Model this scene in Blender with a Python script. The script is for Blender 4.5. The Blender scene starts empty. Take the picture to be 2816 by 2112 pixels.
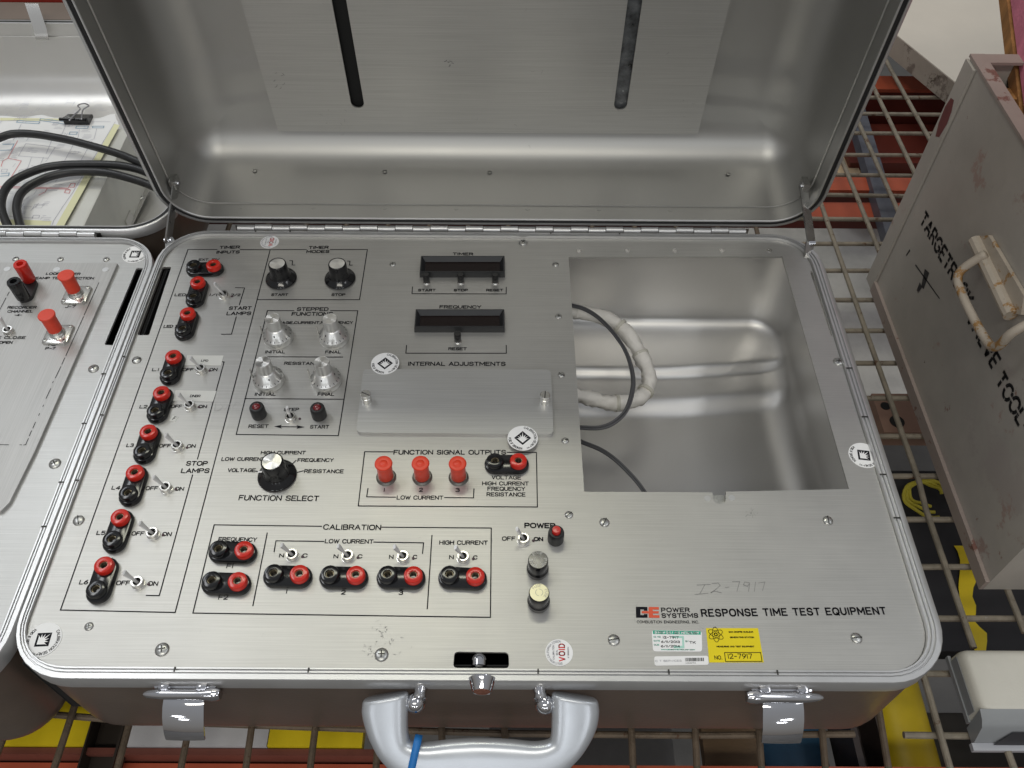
import bpy, bmesh, math, random
from mathutils import Vector, Matrix
random.seed(7)
PI = math.pi
scene = bpy.context.scene
CAM = {'f': 2357.761067, 'cz': 587.043193, 'F': [0.00306, 0.627252, -0.778811], 'R': [0.999976, 0.002981, 0.00633], 'U': [-0.006292, 0.778811, 0.627227]}
# ---------------------------------------------------------------- camera, world, lamps, exposure
cam_data = bpy.data.cameras.new('camera'); cam = bpy.data.objects.new('camera', cam_data)
scene.collection.objects.link(cam); scene.camera = cam
_F, _R, _U = Vector(CAM['F']), Vector(CAM['R']), Vector(CAM['U'])
cam.matrix_world = Matrix(((_R.x, _U.x, -_F.x, 0), (_R.y, _U.y, -_F.y, 0), (_R.z, _U.z, -_F.z, CAM['cz'] * .001), (0, 0, 0, 1)))
cam_data.sensor_width = 36.0; cam_data.lens = CAM['f'] * 36.0 / 2816.0
cam_data.clip_start = 0.02; cam_data.clip_end = 60.0
scene.render.engine = 'CYCLES'
scene.view_settings.view_transform = 'Standard'; scene.view_settings.look = 'None'
scene.view_settings.exposure = 0.0; scene.view_settings.gamma = 1.0
world = bpy.data.worlds.new('World'); scene.world = world; world.use_nodes = True
_wn = world.node_tree.nodes; _wl = world.node_tree.links
_bg = _wn['Background']; _bg.inputs['Strength'].default_value = 1.0
_tc = _wn.new('ShaderNodeTexCoord'); _sx = _wn.new('ShaderNodeSeparateXYZ'); _cr = _wn.new('ShaderNodeValToRGB')
_mr = _wn.new('ShaderNodeMapRange'); _mr.inputs[1].default_value = -1; _mr.inputs[2].default_value = 1
_wl.new(_tc.outputs['Generated'], _sx.inputs[0]); _wl.new(_sx.outputs['Z'], _mr.inputs[0]); _wl.new(_mr.outputs[0], _cr.inputs[0]); _wl.new(_cr.outputs[0], _bg.inputs['Color'])
_e = _cr.color_ramp.elements
_e[0].position = 0.0; _e[0].color = (.11, .095, .085, 1)
_e[1].position = 1.0; _e[1].color = (.36, .375, .40, 1)
_k = _e.new(.46); _k.color = (.17, .155, .14, 1)
_k = _e.new(.58); _k.color = (.25, .245, .235, 1)
def lamp(name, loc, size, size_y, power, color, rot=(0, 0, 0)):
    d = bpy.data.lights.new(name, 'AREA'); d.shape = 'RECTANGLE'; d.size = size; d.size_y = size_y
    d.energy = power; d.color = color
    o = bpy.data.objects.new(name, d); scene.collection.objects.link(o); o.location = loc; o.rotation_euler = rot
    return o
# ceiling fixtures of the warehouse, hung over and behind the photographer
lamp('ceiling_lamp', (-0.42, 1.77, 3.0), 1.35, 0.30, 15, (1, .985, .80))
lamp('ceiling_lamp', (-1.75, 1.2, 3.0), 0.5, 1.2, 14, (.97, .985, 1))
lamp('ceiling_lamp', (-0.3, -1.4, 2.7), 1.8, 0.35, 26, (1, .96, .86))
lamp('ceiling_lamp', (1.9, 0.1, 3.0), 0.4, 1.5, 10, (.95, .97, 1))
lamp('ceiling_lamp', (-2.6, 2.6, 3.2), 0.5, 1.5, 16, (.90, .95, 1))
for _x in (-2.9, -0.3, 2.4):
    for _y in (-5.6, -7.2): lamp('ceiling_lamp', (_x, _y, 3.0), 0.9, 0.35, 26, (.94, .97, 1))

# ---------------------------------------------------------------- measured places on the panel (millimetres)
TEXTS = [('TIMER', (-291.7, 644.3), (-272.1, 645.1), 4.6, 0.62), ('INPUTS', (-293.2, 637.2), (-270.9, 638.0), 4.6, 0.62), ('EXT. 10V', (-308.5, 626.7), (-288.8, 627.3), 3.6, 0.5), ('LED 1', (-320.1, 577.7), (-306.6, 577.9), 3.8, 0.5), ('LED 2', (-320.0, 536.7), (-307.4, 537.2), 3.8, 0.5), ('1/1', (-286.8, 578.1), (-280.2, 578.1), 3.6, 0.5), ('2/2', (-266.5, 578.2), (-258.0, 578.3), 3.6, 0.5), ('START', (-264.7, 560.0), (-244.2, 560.4), 4.8, 0.62), ('LAMPS', (-265.3, 553.2), (-243.2, 553.6), 4.8, 0.62), ('L1', (-316.9, 484.7), (-311.5, 484.8), 3.8, 0.5), ('OFF', (-290.0, 484.9), (-281.0, 485.0), 3.8, 0.5), ('ON', (-266.3, 485.1), (-259.8, 485.2), 3.8, 0.5), ('L2', (-316.6, 443.2), (-310.6, 443.3), 3.8, 0.5), ('OFF', (-289.8, 443.9), (-281.1, 444.0), 3.8, 0.5), ('ON', (-266.4, 443.8), (-259.8, 443.9), 3.8, 0.5), ('L3', (-316.4, 403.1), (-311.1, 403.2), 3.8, 0.5), ('OFF', (-289.5, 402.8), (-280.4, 402.9), 3.8, 0.5), ('ON', (-266.3, 402.7), (-259.8, 402.8), 3.8, 0.5), ('STOP', (-262.8, 385.1), (-246.1, 385.2), 4.8, 0.62), ('LAMPS', (-265.1, 378.0), (-243.0, 378.2), 4.8, 0.62), ('L4', (-316.5, 362.0), (-310.3, 361.9), 3.9, 0.5), ('OFF', (-289.4, 361.7), (-280.2, 361.7), 3.9, 0.5), ('ON', (-266.1, 361.3), (-259.4, 361.3), 3.9, 0.5), ('L5', (-316.1, 321.4), (-310.0, 321.4), 3.9, 0.5), ('OFF', (-289.2, 321.1), (-280.2, 321.0), 3.9, 0.5), ('ON', (-265.6, 320.6), (-259.0, 320.6), 3.9, 0.5), ('L6', (-316.2, 280.4), (-310.4, 280.5), 3.9, 0.5), ('OFF', (-289.0, 279.9), (-279.5, 279.9), 3.9, 0.5), ('ON', (-265.6, 279.6), (-258.7, 279.5), 3.9, 0.5), ('TIMER', (-202.3, 645.0), (-183.1, 645.6), 4.6, 0.62), ('MODES', (-203.6, 639.0), (-181.5, 639.6), 4.6, 0.62), ('START', (-228.1, 578.8), (-212.6, 578.9), 3.7, 0.5), ('STOP', (-170.6, 579.3), (-157.9, 579.4), 3.7, 0.5), ('STEPPED', (-200.4, 559.3), (-171.5, 559.6), 5, 0.62), ('FUNCTIONS', (-204.3, 553.0), (-166.6, 553.5), 5, 0.62), ('VOLTAGE,CURRENT,FREQUENCY', (-225.3, 542.3), (-146.2, 543.2), 3.6, 0.5), ('INITIAL', (-220.6, 506.3), (-203.2, 506.5), 3.8, 0.5), ('FINAL', (-166.4, 506.6), (-152.8, 506.9), 3.8, 0.5), ('RESISTANCE', (-201.2, 493.1), (-167.6, 493.1), 3.8, 0.5), ('INITIAL', (-220.7, 457.7), (-203.0, 457.8), 3.8, 0.5), ('FINAL', (-166.2, 458.1), (-152.3, 458.2), 3.8, 0.5), ('STEP', (-192.6, 441.1), (-180.3, 441.5), 3.7, 0.5), ('RESET', (-219.4, 423.2), (-203.2, 423.4), 3.9, 0.5), ('START', (-167.6, 423.1), (-152.2, 423.1), 3.9, 0.5), ('HIGH CURRENT', (-204.0, 396.6), (-167.8, 396.9), 3.7, 0.5), ('LOW CURRENT', (-235.0, 390.0), (-199.9, 390.1), 3.9, 0.5), ('VOLTAGE', (-227.7, 379.2), (-205.7, 379.3), 3.9, 0.5), ('FREQUENCY', (-172.7, 389.4), (-143.8, 389.6), 3.9, 0.5), ('RESISTANCE', (-165.6, 378.7), (-134.3, 378.7), 3.9, 0.5), ('FUNCTION SELECT', (-213.4, 352.8), (-150.7, 352.5), 5.2, 0.6), ('FUNCTION SIGNAL OUTPUTS', (-94.8, 397.2), (-2.8, 397.9), 4.9, 0.62), ('1', (-99.9, 361.5), (-98.9, 361.5), 3.8, 0.5), ('2', (-71.3, 361.7), (-68.8, 361.7), 3.8, 0.5), ('3', (-42.3, 361.7), (-39.4, 361.7), 3.8, 0.5), ('LOW CURRENT', (-88.5, 354.4), (-52.2, 354.4), 4, 0.5), ('VOLTAGE', (-13.6, 373.8), (9.7, 373.7), 4, 0.5), ('HIGH CURRENT', (-21.1, 368.0), (15.8, 368.1), 4, 0.5), ('FREQUENCY', (-16.7, 363.0), (12.9, 363.1), 4, 0.5), ('RESISTANCE', (-17.3, 357.8), (13.1, 357.8), 4, 0.5), ('POWER', (12.8, 329.5), (36.0, 329.4), 4.9, 0.75), ('OFF', (-4.6, 318.5), (5.1, 318.5), 3.8, 0.5), ('ON', (19.8, 318.2), (26.3, 318.2), 3.8, 0.65), ('HIGH CURRENT', (-52.5, 314.7), (-16.0, 314.8), 3.9, 0.5), ('N', (-89.7, 302.4), (-86.9, 302.5), 3.7, 0.5), ('C', (-71.8, 302.5), (-69.1, 302.5), 3.7, 0.5), ('N', (-44.4, 302.5), (-41.5, 302.5), 3.7, 0.5), ('C', (-26.2, 302.4), (-23.6, 302.4), 3.7, 0.5), ('3', (-80.0, 273.5), (-77.3, 273.5), 3.8, 0.5), ('CALIBRATION', (-142.9, 327.1), (-98.9, 326.9), 5, 0.6), ('FREQUENCY', (-221.6, 316.5), (-192.7, 316.3), 3.9, 0.5), ('LOW CURRENT', (-140.0, 315.4), (-103.5, 315.2), 3.9, 0.5), ('N', (-172.7, 303.1), (-169.7, 303.2), 3.6, 0.5), ('C', (-155.2, 303.2), (-152.0, 303.3), 3.6, 0.5), ('N', (-131.7, 302.7), (-128.7, 302.7), 3.6, 0.5), ('C', (-113.5, 302.8), (-110.5, 302.8), 3.6, 0.5), ('F1', (-210.6, 294.0), (-206.2, 294.0), 3.9, 0.5), ('F2', (-211.2, 269.0), (-204.8, 269.0), 3.9, 0.5), ('1', (-162.9, 274.0), (-162.1, 274.0), 3.7, 0.5), ('2', (-122.2, 273.5), (-119.5, 273.5), 3.7, 0.5), ('TIMER', (-57.2, 637.4), (-37.5, 637.4), 4.2, 0.6), ('START', (-88.1, 586.3), (-71.9, 586.5), 3.5, 0.5), ('STOP', (-53.8, 586.6), (-40.8, 586.8), 3.5, 0.5), ('RESET', (-22.6, 586.9), (-6.8, 587.1), 3.5, 0.5), ('FREQUENCY', (-66.2, 563.8), (-27.4, 564.0), 4.4, 0.6), ('RESET', (-55.3, 511.6), (-39.2, 511.6), 3.7, 0.5), ('INTERNAL ADJUSTMENTS', (-90.4, 492.8), (-3.9, 493.4), 5, 0.62)]
TITLE = [('RESPONSE TIME TEST EQUIPMENT', (140.4, 257.8), (274.3, 260.3), 6.3, 0.8)]
MAKER = [('POWER', (111.5, 261.2), (131.6, 261.4), 3.7, 0.5), ('SYSTEMS', (111.3, 256.9), (137.2, 257.1), 3.7, 0.5)]
MAKER_SMALL = [('COMBUSTION ENGINEERING, INC.', (92.9, 252.7), (137.2, 252.9), 2.2, 0.22)]
LINES = [[(-323.3, 643.3), (-293.9, 643.5)], [(-270.9, 643.6), (-240.8, 643.7), (-204.6, 644.4)], [(-180.9, 644.6), (-143.5, 645.0), (-143.3, 574.7), (-240.5, 573.9)], [(-323.1, 643.0), (-323.3, 260.4), (-240.2, 259.0), (-240.8, 643.7)], [(-203.3, 559.7), (-228.3, 559.5), (-228.4, 416.6), (-142.9, 416.0), (-143.3, 560.2), (-169.0, 560.1)], [(-222.7, 502.4), (-150.1, 502.6)], [(-228.7, 454.6), (-143.1, 454.6)], [(-218.6, 627.8), (-215.8, 627.9), (-215.2, 621.7), (-212.4, 621.7)], [(-161.3, 627.9), (-158.9, 627.9), (-158.6, 622.1), (-155.7, 622.2)], [(-205.2, 380.4), (-201.0, 378.9)], [(-174.2, 391.0), (-176.6, 387.6)], [(-166.7, 380.9), (-171.0, 379.5)], [(-112.5, 364.6), (-112.7, 356.8), (-89.9, 356.6)], [(-50.9, 356.5), (-27.9, 356.4), (-27.8, 364.7)], [(-95.7, 400.0), (-119.1, 399.9), (-118.4, 348.4), (22.7, 348.4), (22.7, 400.3), (-1.4, 400.2)], [(-144.6, 330.1), (-227.9, 330.8), (-227.3, 258.6), (-12.6, 256.6), (-13.3, 329.4), (-98.1, 329.6)], [(-185.6, 324.0), (-185.2, 264.5)], [(-58.8, 322.7), (-58.5, 262.8)], [(-177.5, 308.0), (-177.7, 317.3), (-141.1, 317.0)], [(-102.9, 316.7), (-64.8, 316.3), (-65.0, 307.2)], [(-264.6, 589.8), (-255.7, 589.5), (-256.2, 566.7)], [(-256.0, 551.3), (-255.8, 529.4), (-264.9, 529.3)], [(-257.5, 496.2), (-255.5, 495.9), (-255.0, 391.6)], [(-255.4, 376.4), (-255.0, 271.9), (-264.5, 272.0)], [(-94.2, 592.5), (-94.0, 583.2), (-3.6, 583.7), (-3.6, 592.8)], [(-93.9, 517.2), (-93.8, 507.7), (-2.9, 508.4), (-3.1, 518.0)], [(-194.9, 424.9), (-175.4, 424.8)]]
ARROWS = [[(-198.4, 425.1), (-191.8, 426.9), (-192.9, 425.0), (-191.2, 423.0)], [(-172.3, 424.7), (-179.7, 426.5), (-178.0, 424.8), (-179.1, 422.7)]]
PENCIL = [[(139.9, 282.7), (149.8, 283.2)], [(145.7, 283.0), (140.9, 275.5)], [(137.2, 275.2), (147.1, 276.2)], [(151.0, 283.9), (155.8, 284.4), (157.0, 282.4), (153.3, 279.3), (149.2, 276.5), (151.9, 278.0), (157.1, 276.6)], [(160.4, 280.8), (163.4, 281.2)], [(166.4, 285.5), (172.0, 285.6), (168.6, 277.8)], [(179.2, 284.8), (175.6, 285.3), (174.3, 283.1), (177.1, 281.9), (179.1, 284.1), (177.2, 277.8)], [(183.7, 285.3), (181.5, 277.8)], [(185.7, 284.6), (190.7, 285.4), (187.7, 278.6)]]
PENCIL2 = [[(-252.6, 448.9), (-252.0, 441.1), (-248.2, 441.8), (-245.6, 445.4), (-248.6, 448.9)], [(-243.8, 442.6), (-240.7, 449.0), (-238.4, 443.3)], [(-237.5, 444.7), (-235.3, 450.5), (-231.7, 449.1)]]
LOGO = [(92.4, 257.0), (109.4, 256.9), (93.1, 265.3)]
JACKS = [((-307.8, 612.5), (-289.3, 613.2)), ((-298.4, 570.1), (-298.9, 589.8)), ((-298.5, 529.1), (-298.6, 548.7)), ((-298.4, 476.6), (-298.7, 496.2)), ((-298.8, 435.5), (-298.6, 454.8)), ((-298.6, 394.3), (-298.8, 413.9)), ((-298.8, 354.8), (-298.8, 373.6)), ((-299.2, 313.9), (-298.8, 332.9)), ((-298.9, 273.5), (-298.9, 292.0)), ((-217.2, 306.4), (-198.3, 305.7)), ((-216.3, 280.8), (-198.3, 280.3)), ((-172.6, 286.8), (-153.7, 286.3)), ((-131.4, 286.1), (-111.8, 285.8)), ((-88.8, 286.1), (-69.8, 285.8)), ((-43.5, 286.4), (-23.9, 285.4)), ((-11.7, 386.9), (8.1, 387.0))]
TOGGLES = [(-273.0, 578.3), (-273.6, 486.1), (-273.8, 445.4), (-273.8, 403.3), (-273.0, 363.0), (-272.6, 322.0), (-272.8, 281.2), (-185.4, 433.5), (-162.9, 304.3), (-121.0, 303.8), (-79.3, 303.4), (-34.0, 303.3), (11.5, 318.9)]
KNOBS = [(-222.4, 602.0), (-165.3, 602.5)]
DIALS = [(-211.7, 524.6), (-160.7, 524.7), (-211.1, 474.0), (-160.8, 474.1)]
SELECT = (-186.8, 375.7)
CAPS = [(-98.9, 375.0), (-69.8, 375.3), (-40.5, 375.3)]
LAMPS = [(-212.8, 436.9), (-161.6, 436.4), (36.2, 319.8)]
FUSES = [(21.9, 293.7), (22.2, 267.9)]
PUSH = [(-80.9, 598.4), (-47.7, 598.9), (-14.3, 599.0), (-47.4, 522.2)]
THUMB = [(-122.3, 450.1), (30.4, 450.3)]
DISP = [[(-87.8, 628.8), (-5.9, 629.6), (-5.5, 606.8), (-87.5, 606.0)], [(-87.7, 556.0), (-5.5, 556.8), (-5.0, 534.4), (-87.3, 533.7)]]
COVER = [(-129.3, 485.8), (36.7, 486.4), (37.1, 416.1), (-127.6, 416.8)]
SCREWS = [((13.0, 656.6), 4.6, 0), ((-333.9, 497.3), 4.2, 1), ((-333.6, 333.9), 4.4, 1), ((-242.4, 231.5), 5, 0), ((-88.3, 228.6), 4.9, 0), ((74.7, 334.8), 4.0, 1), ((75.2, 240.1), 4.3, 1), ((249.4, 337.6), 4.0, 1), ((248.0, 242.4), 4.1, 1), ((296.1, 500.6), 4.6, 0), ((-116.1, 623.9), 3.1, 0), ((45.0, 625.1), 3.1, 1), ((45.7, 554.6), 3.1, 0), ((46.1, 483.4), 3.1, 1), ((46.8, 412.3), 3.1, 1), ((47.3, 341.5), 3.3, 1), ((-298.9, 248.1), 3.2, 0)]
PEMS = [(69.4, 645.4), (117.9, 645.9), (165.8, 646.8), (213.3, 647.3), (261.0, 648.0)]
RIVETS = [(158.1, 357.2), (177.5, 357.9)]
OPENING = [(58.4, 636.1), (272.5, 639.1), (273.2, 366.8), (173.6, 363.6), (173.0, 357.6), (171.6, 353.9), (166.8, 352.0), (163.1, 354.3), (162.6, 357.5), (162.8, 362.9), (60.3, 362.8)]
SLOT_L = [(-344.8, 630.3), (-333.4, 630.4), (-331.1, 527.7), (-343.8, 527.6)]
SLOT_R = [(295.8, 636.6), (305.6, 636.6), (303.2, 532.1), (296.7, 532.1)]
SLOT_F = [(-37.4, 231.2), (0.6, 230.8), (1.1, 218.0), (-37.8, 217.8)]
LABEL_LPD = [(-290.2, 503.4), (-257.5, 503.4), (-257.3, 491.8), (-289.8, 491.8)]
LABEL_DNBR = [(-290.6, 463.3), (-255.0, 462.7), (-255.4, 451.2), (-290.2, 451.9)]
LABEL_F = [(-286.2, 435.9), (-281.3, 434.3), (-282.7, 428.9), (-287.7, 430.4)]
LABEL_TEXT = [('LPD', (-275.9, 495.8), (-270.0, 495.8), 2.6, 0.35), ('DNBR', (-276.2, 455.5), (-267.7, 455.5), 2.9, 0.35), ('F', (-285.4, 431.2), (-284.0, 430.7), 4, 0.4)]
SEALS = [((-328.0, 238.1), 12.6, -42), ((293.2, 399.3), 12.4, -52), ((11.3, 411.8), 12.6, 0), ((-110.6, 491.9), 12.5, 2)]
VOIDS = [((-243.4, 655.0), 9.3), ((36.1, 230.8), 9.7)]
GREEN = [(102.8, 247.6), (138.5, 247.2), (136.8, 232.1), (102.2, 232.1)]
YELLOW = [(141.8, 249.3), (179.2, 249.5), (178.8, 224.6), (140.7, 224.3)]
CTS = [(102.6, 228.4), (140.5, 229.1), (140.1, 222.6), (102.3, 221.8)]
GRIP = [([-100.6, 200.4, -16.3], [-68.7, 204.8, -12.6]), ([-100.9, 195.3, -20.6], [-68.8, 198.0, -18.4]), ([-98.6, 187.7, -27.0], [-69.0, 191.0, -24.2]), ([-94.5, 179.4, -33.9], [-68.4, 184.3, -29.8]), ([-87.0, 169.9, -41.9], [-66.1, 180.5, -33.0]), ([-72.6, 160.4, -49.8], [-55.4, 179.5, -33.9]), ([-47.1, 157.7, -52.2], [-39.0, 180.9, -32.7]), ([-18.2, 157.8, -52.1], [-18.4, 181.8, -31.9]), ([10.6, 158.2, -51.7], [2.2, 181.1, -32.5]), ([34.4, 161.5, -49.0], [18.6, 180.0, -33.4]), ([48.4, 170.4, -41.4], [28.5, 181.2, -32.4]), ([56.9, 179.4, -33.9], [30.4, 184.7, -29.5]), ([62.2, 188.3, -26.5], [30.7, 191.4, -23.9]), ([63.9, 195.9, -20.1], [30.8, 198.3, -18.0]), ([63.3, 201.0, -15.8], [30.7, 204.9, -12.5])]
HSTUD = [[-64.6, 198.6, -17.8], [26.7, 198.2, -18.2]]
HTIE = [[-61.6, 182.4, -31.4], [-67.3, 161.7, -48.8]]
LOCK = [-17.4, 203.0, 0.9]
LATCH = [[-223.9, 203.0, 14.6], [191.1, 203.0, 18.1]]
WIRES_LONG = [[(-413.9, 207.4), (-413.0, 225.4), (-412.3, 234.1)], [(-364.1, 190.9), (-363.6, 236.2)], [(-313.3, 191.1), (-313.7, 228.2)], [(-262.4, 191.4), (-264.0, 241.0)], [(-210.3, 191.6), (-211.9, 227.2)], [(-158.5, 191.8), (-159.1, 225.9)], [(-105.6, 192.1), (-105.9, 224.3)], [(-53.2, 209.9), (-54.5, 225.3)], [(-0.9, 206.5), (-2.6, 225.6)], [(102.0, 193.0), (103.0, 226.9)], [(153.5, 193.3), (156.4, 228.3)], [(205.7, 193.5), (209.5, 229.3)], [(257.5, 193.8), (262.5, 231.4)], [(308.5, 194.0), (312.8, 237.0)]]
WIRES_RIGHT = [[(358.5, 194.2), (359.5, 262.6), (359.9, 277.5)], [(411.3, 297.3), (411.3, 435.2), (414.1, 468.0), (411.7, 871.8), (412.0, 939.5)], [(410.4, 194.5), (410.0, 211.4)], [(461.9, 310.8), (461.4, 345.0)], [(464.7, 805.1), (462.1, 994.1), (461.6, 1044.8)], [(511.0, 846.6), (510.2, 891.7), (507.8, 1086.3), (508.1, 1125.9)], [(555.5, 936.2), (555.7, 971.4), (554.0, 1175.7), (554.8, 1227.2)], [(599.8, 1040.9), (599.6, 1053.3), (594.1, 1227.8), (593.0, 1288.9)]]
WIRES_CROSS = [[(-428.2, 239.5), (-396.5, 235.8), (-320.2, 230.1), (-102.5, 223.6), (1.7, 221.2), (155.8, 220.4), (289.7, 222.2)], [(334.8, 221.5), (379.9, 221.1), (431.1, 221.8)], [(548.7, 1158.5), (657.6, 1159.9)], [(519.6, 1115.8), (642.2, 1114.9)], [(495.1, 1066.8), (611.1, 1067.1)], [(469.2, 1014.8), (580.8, 1015.0)], [(445.6, 969.5), (557.4, 968.7)], [(423.0, 926.3), (532.0, 924.6)], [(399.7, 876.7), (507.8, 876.0)], [(377.2, 827.9), (472.2, 828.8)], [(378.2, 778.6), (450.3, 779.3)], [(378.2, 727.7), (442.6, 728.3)], [(380.5, 677.8), (440.2, 678.3)], [(382.0, 628.1), (439.8, 628.6)], [(385.0, 577.9), (441.0, 578.4)], [(384.4, 526.9), (440.9, 527.3)], [(383.2, 477.0), (442.5, 477.5)], [(385.6, 426.7), (442.7, 427.0)], [(386.5, 375.5), (443.7, 375.9)], [(384.1, 324.0), (469.4, 324.5)], [(360.6, 273.2), (384.9, 273.4)]]
TB_TEXT = [('TARGETROCK', [709.0, -13.9], [570.4, -3.0]), ('VALVE', [563.9, -10.2], [496.5, -5.4]), ('TOOL-T', [485.5, -8.4], [411.4, -3.2])]
TB_HANDLE = [[577.8, 61.1], [578.0, 36.9], [556.5, 28.3], [499.4, 31.9], [483.6, 41.9], [478.6, 63.7], [481.0, 77.9]]
TB_PLATE = [[609.7, 52.9], [593.4, 69.5], [511.8, 73.7], [502.7, 60.7], [515.9, 49.7]]
TB_SMEAR = [([680.8, -49.2], [615.7, -34.6], 2.0), ([657.0, -35.3], [650.1, -53.5], 11), ([655.0, -53.6], [655.0, -64.0], 8), ([703.0, -48.0], [704.8, -57.8], 2.6)]
L_TEXTS = [('LOOP POWER', (-450.1, 602.5), (-417.4, 602.4), 3.6, 0.5), ('PREAMP TEST INJECTION', (-464.8, 596.2), (-402.5, 596.6), 3.6, 0.5), ('RECORDER', (-470.5, 556.9), (-444.0, 557.3), 3.6, 0.5), ('CHANNEL', (-468.6, 551.8), (-445.7, 552.2), 3.6, 0.5), ('-4-', (-460.5, 547.5), (-454.2, 547.6), 3, 0.5), ('10', (-415.5, 563.5), (-409.3, 563.6), 3.4, 0.5), ('J-7', (-416.9, 558.4), (-408.0, 558.8), 3.4, 0.5), ('10', (-416.4, 511.1), (-409.6, 511.2), 3.4, 0.5), ('P-7', (-417.7, 506.4), (-409.3, 506.7), 3.4, 0.5), ('TE CLOSE', (-469.5, 518.9), (-440.7, 519.2), 3.6, 0.5), ('OPEN', (-461.7, 513.1), (-450.4, 513.2), 3.6, 0.5)]
L_LINES = [[(-395.7, 592.5), (-396.3, 549.6)], [(-396.2, 547.4), (-396.9, 499.5)], [(-397.0, 496.9), (-397.1, 489.5)], [(-397.1, 486.8), (-397.6, 473.7)], [(-398.1, 470.0), (-398.1, 468.2)], [(-397.6, 461.9), (-397.9, 451.1)], [(-397.7, 444.0), (-397.6, 442.3)], [(-397.9, 434.9), (-397.8, 432.8)], [(-398.1, 425.9), (-398.1, 419.7)], [(-398.3, 417.0), (-398.3, 411.7)], [(-398.1, 409.0), (-398.1, 402.8), (-399.7, 402.6)], [(-401.3, 402.6), (-402.9, 402.7)], [(-412.0, 402.6), (-425.7, 402.8)], [(-476.8, 579.0), (-476.9, 574.0)], [(-477.0, 571.1), (-477.0, 549.7)]]
L_PLATE = [(-385.9, 619.6), (-388.6, 396.1), (-391.4, 348.2), (-395.2, 339.0)]
L_SLOT = [(-367.2, 617.4), (-357.9, 617.4), (-359.1, 514.9), (-368.5, 515.6)]
L_SCREWS = [((-489.8, 627.8), 3.2, 0), ((-445.5, 627.5), 3.2, 0), ((-400.3, 627.9), 3.2, 0), ((-369.4, 487.1), 4.6, 0), ((-369.6, 386.3), 4.8, 0)]
L_RIVETS = [(-490.5, 610.4), (-442.4, 610.3), (-394.7, 610.4)]
L_POSTS = [(-460.1, 591.1), (-457.6, 567.8)]
L_CONN = [(-410.8, 574.3), (-411.4, 523.9)]
L_TOGGLE = (-457.9, 527.5)
L_SEAL = ((-373.6, 635.6), 12.6, -45)
PAPER = [(-637.7, 904.7), (-482.2, 906.7), (-471.1, 887.8), (-482.5, 701.2), (-558.5, 700.4)]
CABLES = [[[-598.3, 822.9, -8.0], [-586.6, 833.5, -8.0], [-576.7, 841.1, -8.0], [-563.7, 843.0, -8.0], [-547.2, 841.4, -8.0], [-530.0, 837.7, -8.0], [-500.8, 829.3, -8.0], [-465.2, 815.8, -8.0], [-441.4, 805.8, -8.0], [-423.1, 795.9, -8.0], [-404.5, 784.5, -8.0], [-378.7, 763.6, -8.0]], [[-517.9, 678.8, -8.0], [-532.6, 700.5, -8.0], [-542.6, 719.8, -8.0], [-547.3, 739.7, -8.0], [-546.2, 755.4, -8.0], [-538.8, 768.3, -8.0], [-521.4, 782.4, -8.0], [-503.0, 788.4, -8.0], [-483.1, 790.2, -8.0], [-452.3, 790.3, -8.0], [-431.0, 787.5, -8.0], [-408.3, 779.5, -8.0], [-383.7, 763.6, -8.0]], [[-504.5, 676.1, -8.0], [-518.2, 700.6, -8.0], [-526.4, 718.4, -8.0], [-530.3, 736.7, -8.0], [-527.5, 750.8, -8.0], [-519.4, 762.1, -8.0], [-507.6, 771.9, -8.0], [-489.5, 778.6, -8.0], [-469.6, 780.1, -8.0], [-448.7, 778.3, -8.0], [-426.3, 771.2, -8.0], [-397.5, 758.6, -8.0], [-373.4, 743.1, -8.0]]]
CLIP = [[-535.7, 887.7, -18.0], [-505.8, 887.1, -18.0], [-506.2, 902.7, -18.0], [-535.7, 902.9, -18.0]]
CLIPWIRE = [[-523.7, 879.9, -12.0], [-521.3, 891.2, -12.0], [-518.4, 902.6, -12.0], [-523.3, 909.3, -12.0], [-520.6, 913.2, -12.0], [-515.3, 913.9, -12.0], [-510.0, 909.5, -12.0], [-514.2, 901.7, -12.0], [-512.6, 891.3, -12.0], [-510.4, 882.9, -12.0]]
PRINT_RED = [[(-580.0, 853.4), (-578.9, 819.9), (-561.8, 814.9), (-562.6, 782.9)], [(-568.7, 769.0), (-492.2, 766.6), (-491.8, 774.7), (-487.1, 774.8), (-486.1, 768.3), (-490.7, 768.2)], [(-567.8, 766.6), (-491.7, 765.0), (-489.1, 763.4), (-494.2, 763.4), (-493.6, 758.6), (-488.3, 757.8), (-488.6, 763.4)], [(-515.3, 765.6), (-515.4, 759.9), (-520.6, 754.3)], [(-578.9, 819.9), (-582.8, 814.7), (-581.0, 804.4)]]
PRINT_BLUE = [[(-568.5, 897.9), (-534.8, 891.7), (-534.3, 887.0), (-568.3, 894.2), (-568.5, 897.9)], [(-594.7, 893.8), (-567.3, 891.3), (-567.1, 887.6), (-594.5, 890.0), (-594.7, 893.8)], [(-520.4, 883.1), (-506.1, 883.2), (-505.9, 879.0), (-519.9, 878.8), (-520.4, 883.1)], [(-500.9, 883.3), (-487.7, 883.5), (-487.4, 880.1), (-500.4, 880.0), (-500.9, 883.3)], [(-524.3, 871.3), (-515.6, 871.4), (-515.0, 866.9), (-523.9, 866.8), (-524.3, 871.3)], [(-576.0, 791.1), (-567.3, 792.8), (-566.5, 787.9), (-575.5, 786.9)], [(-594.5, 846.0), (-582.0, 847.1), (-581.0, 835.5), (-593.4, 834.5)]]
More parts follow.
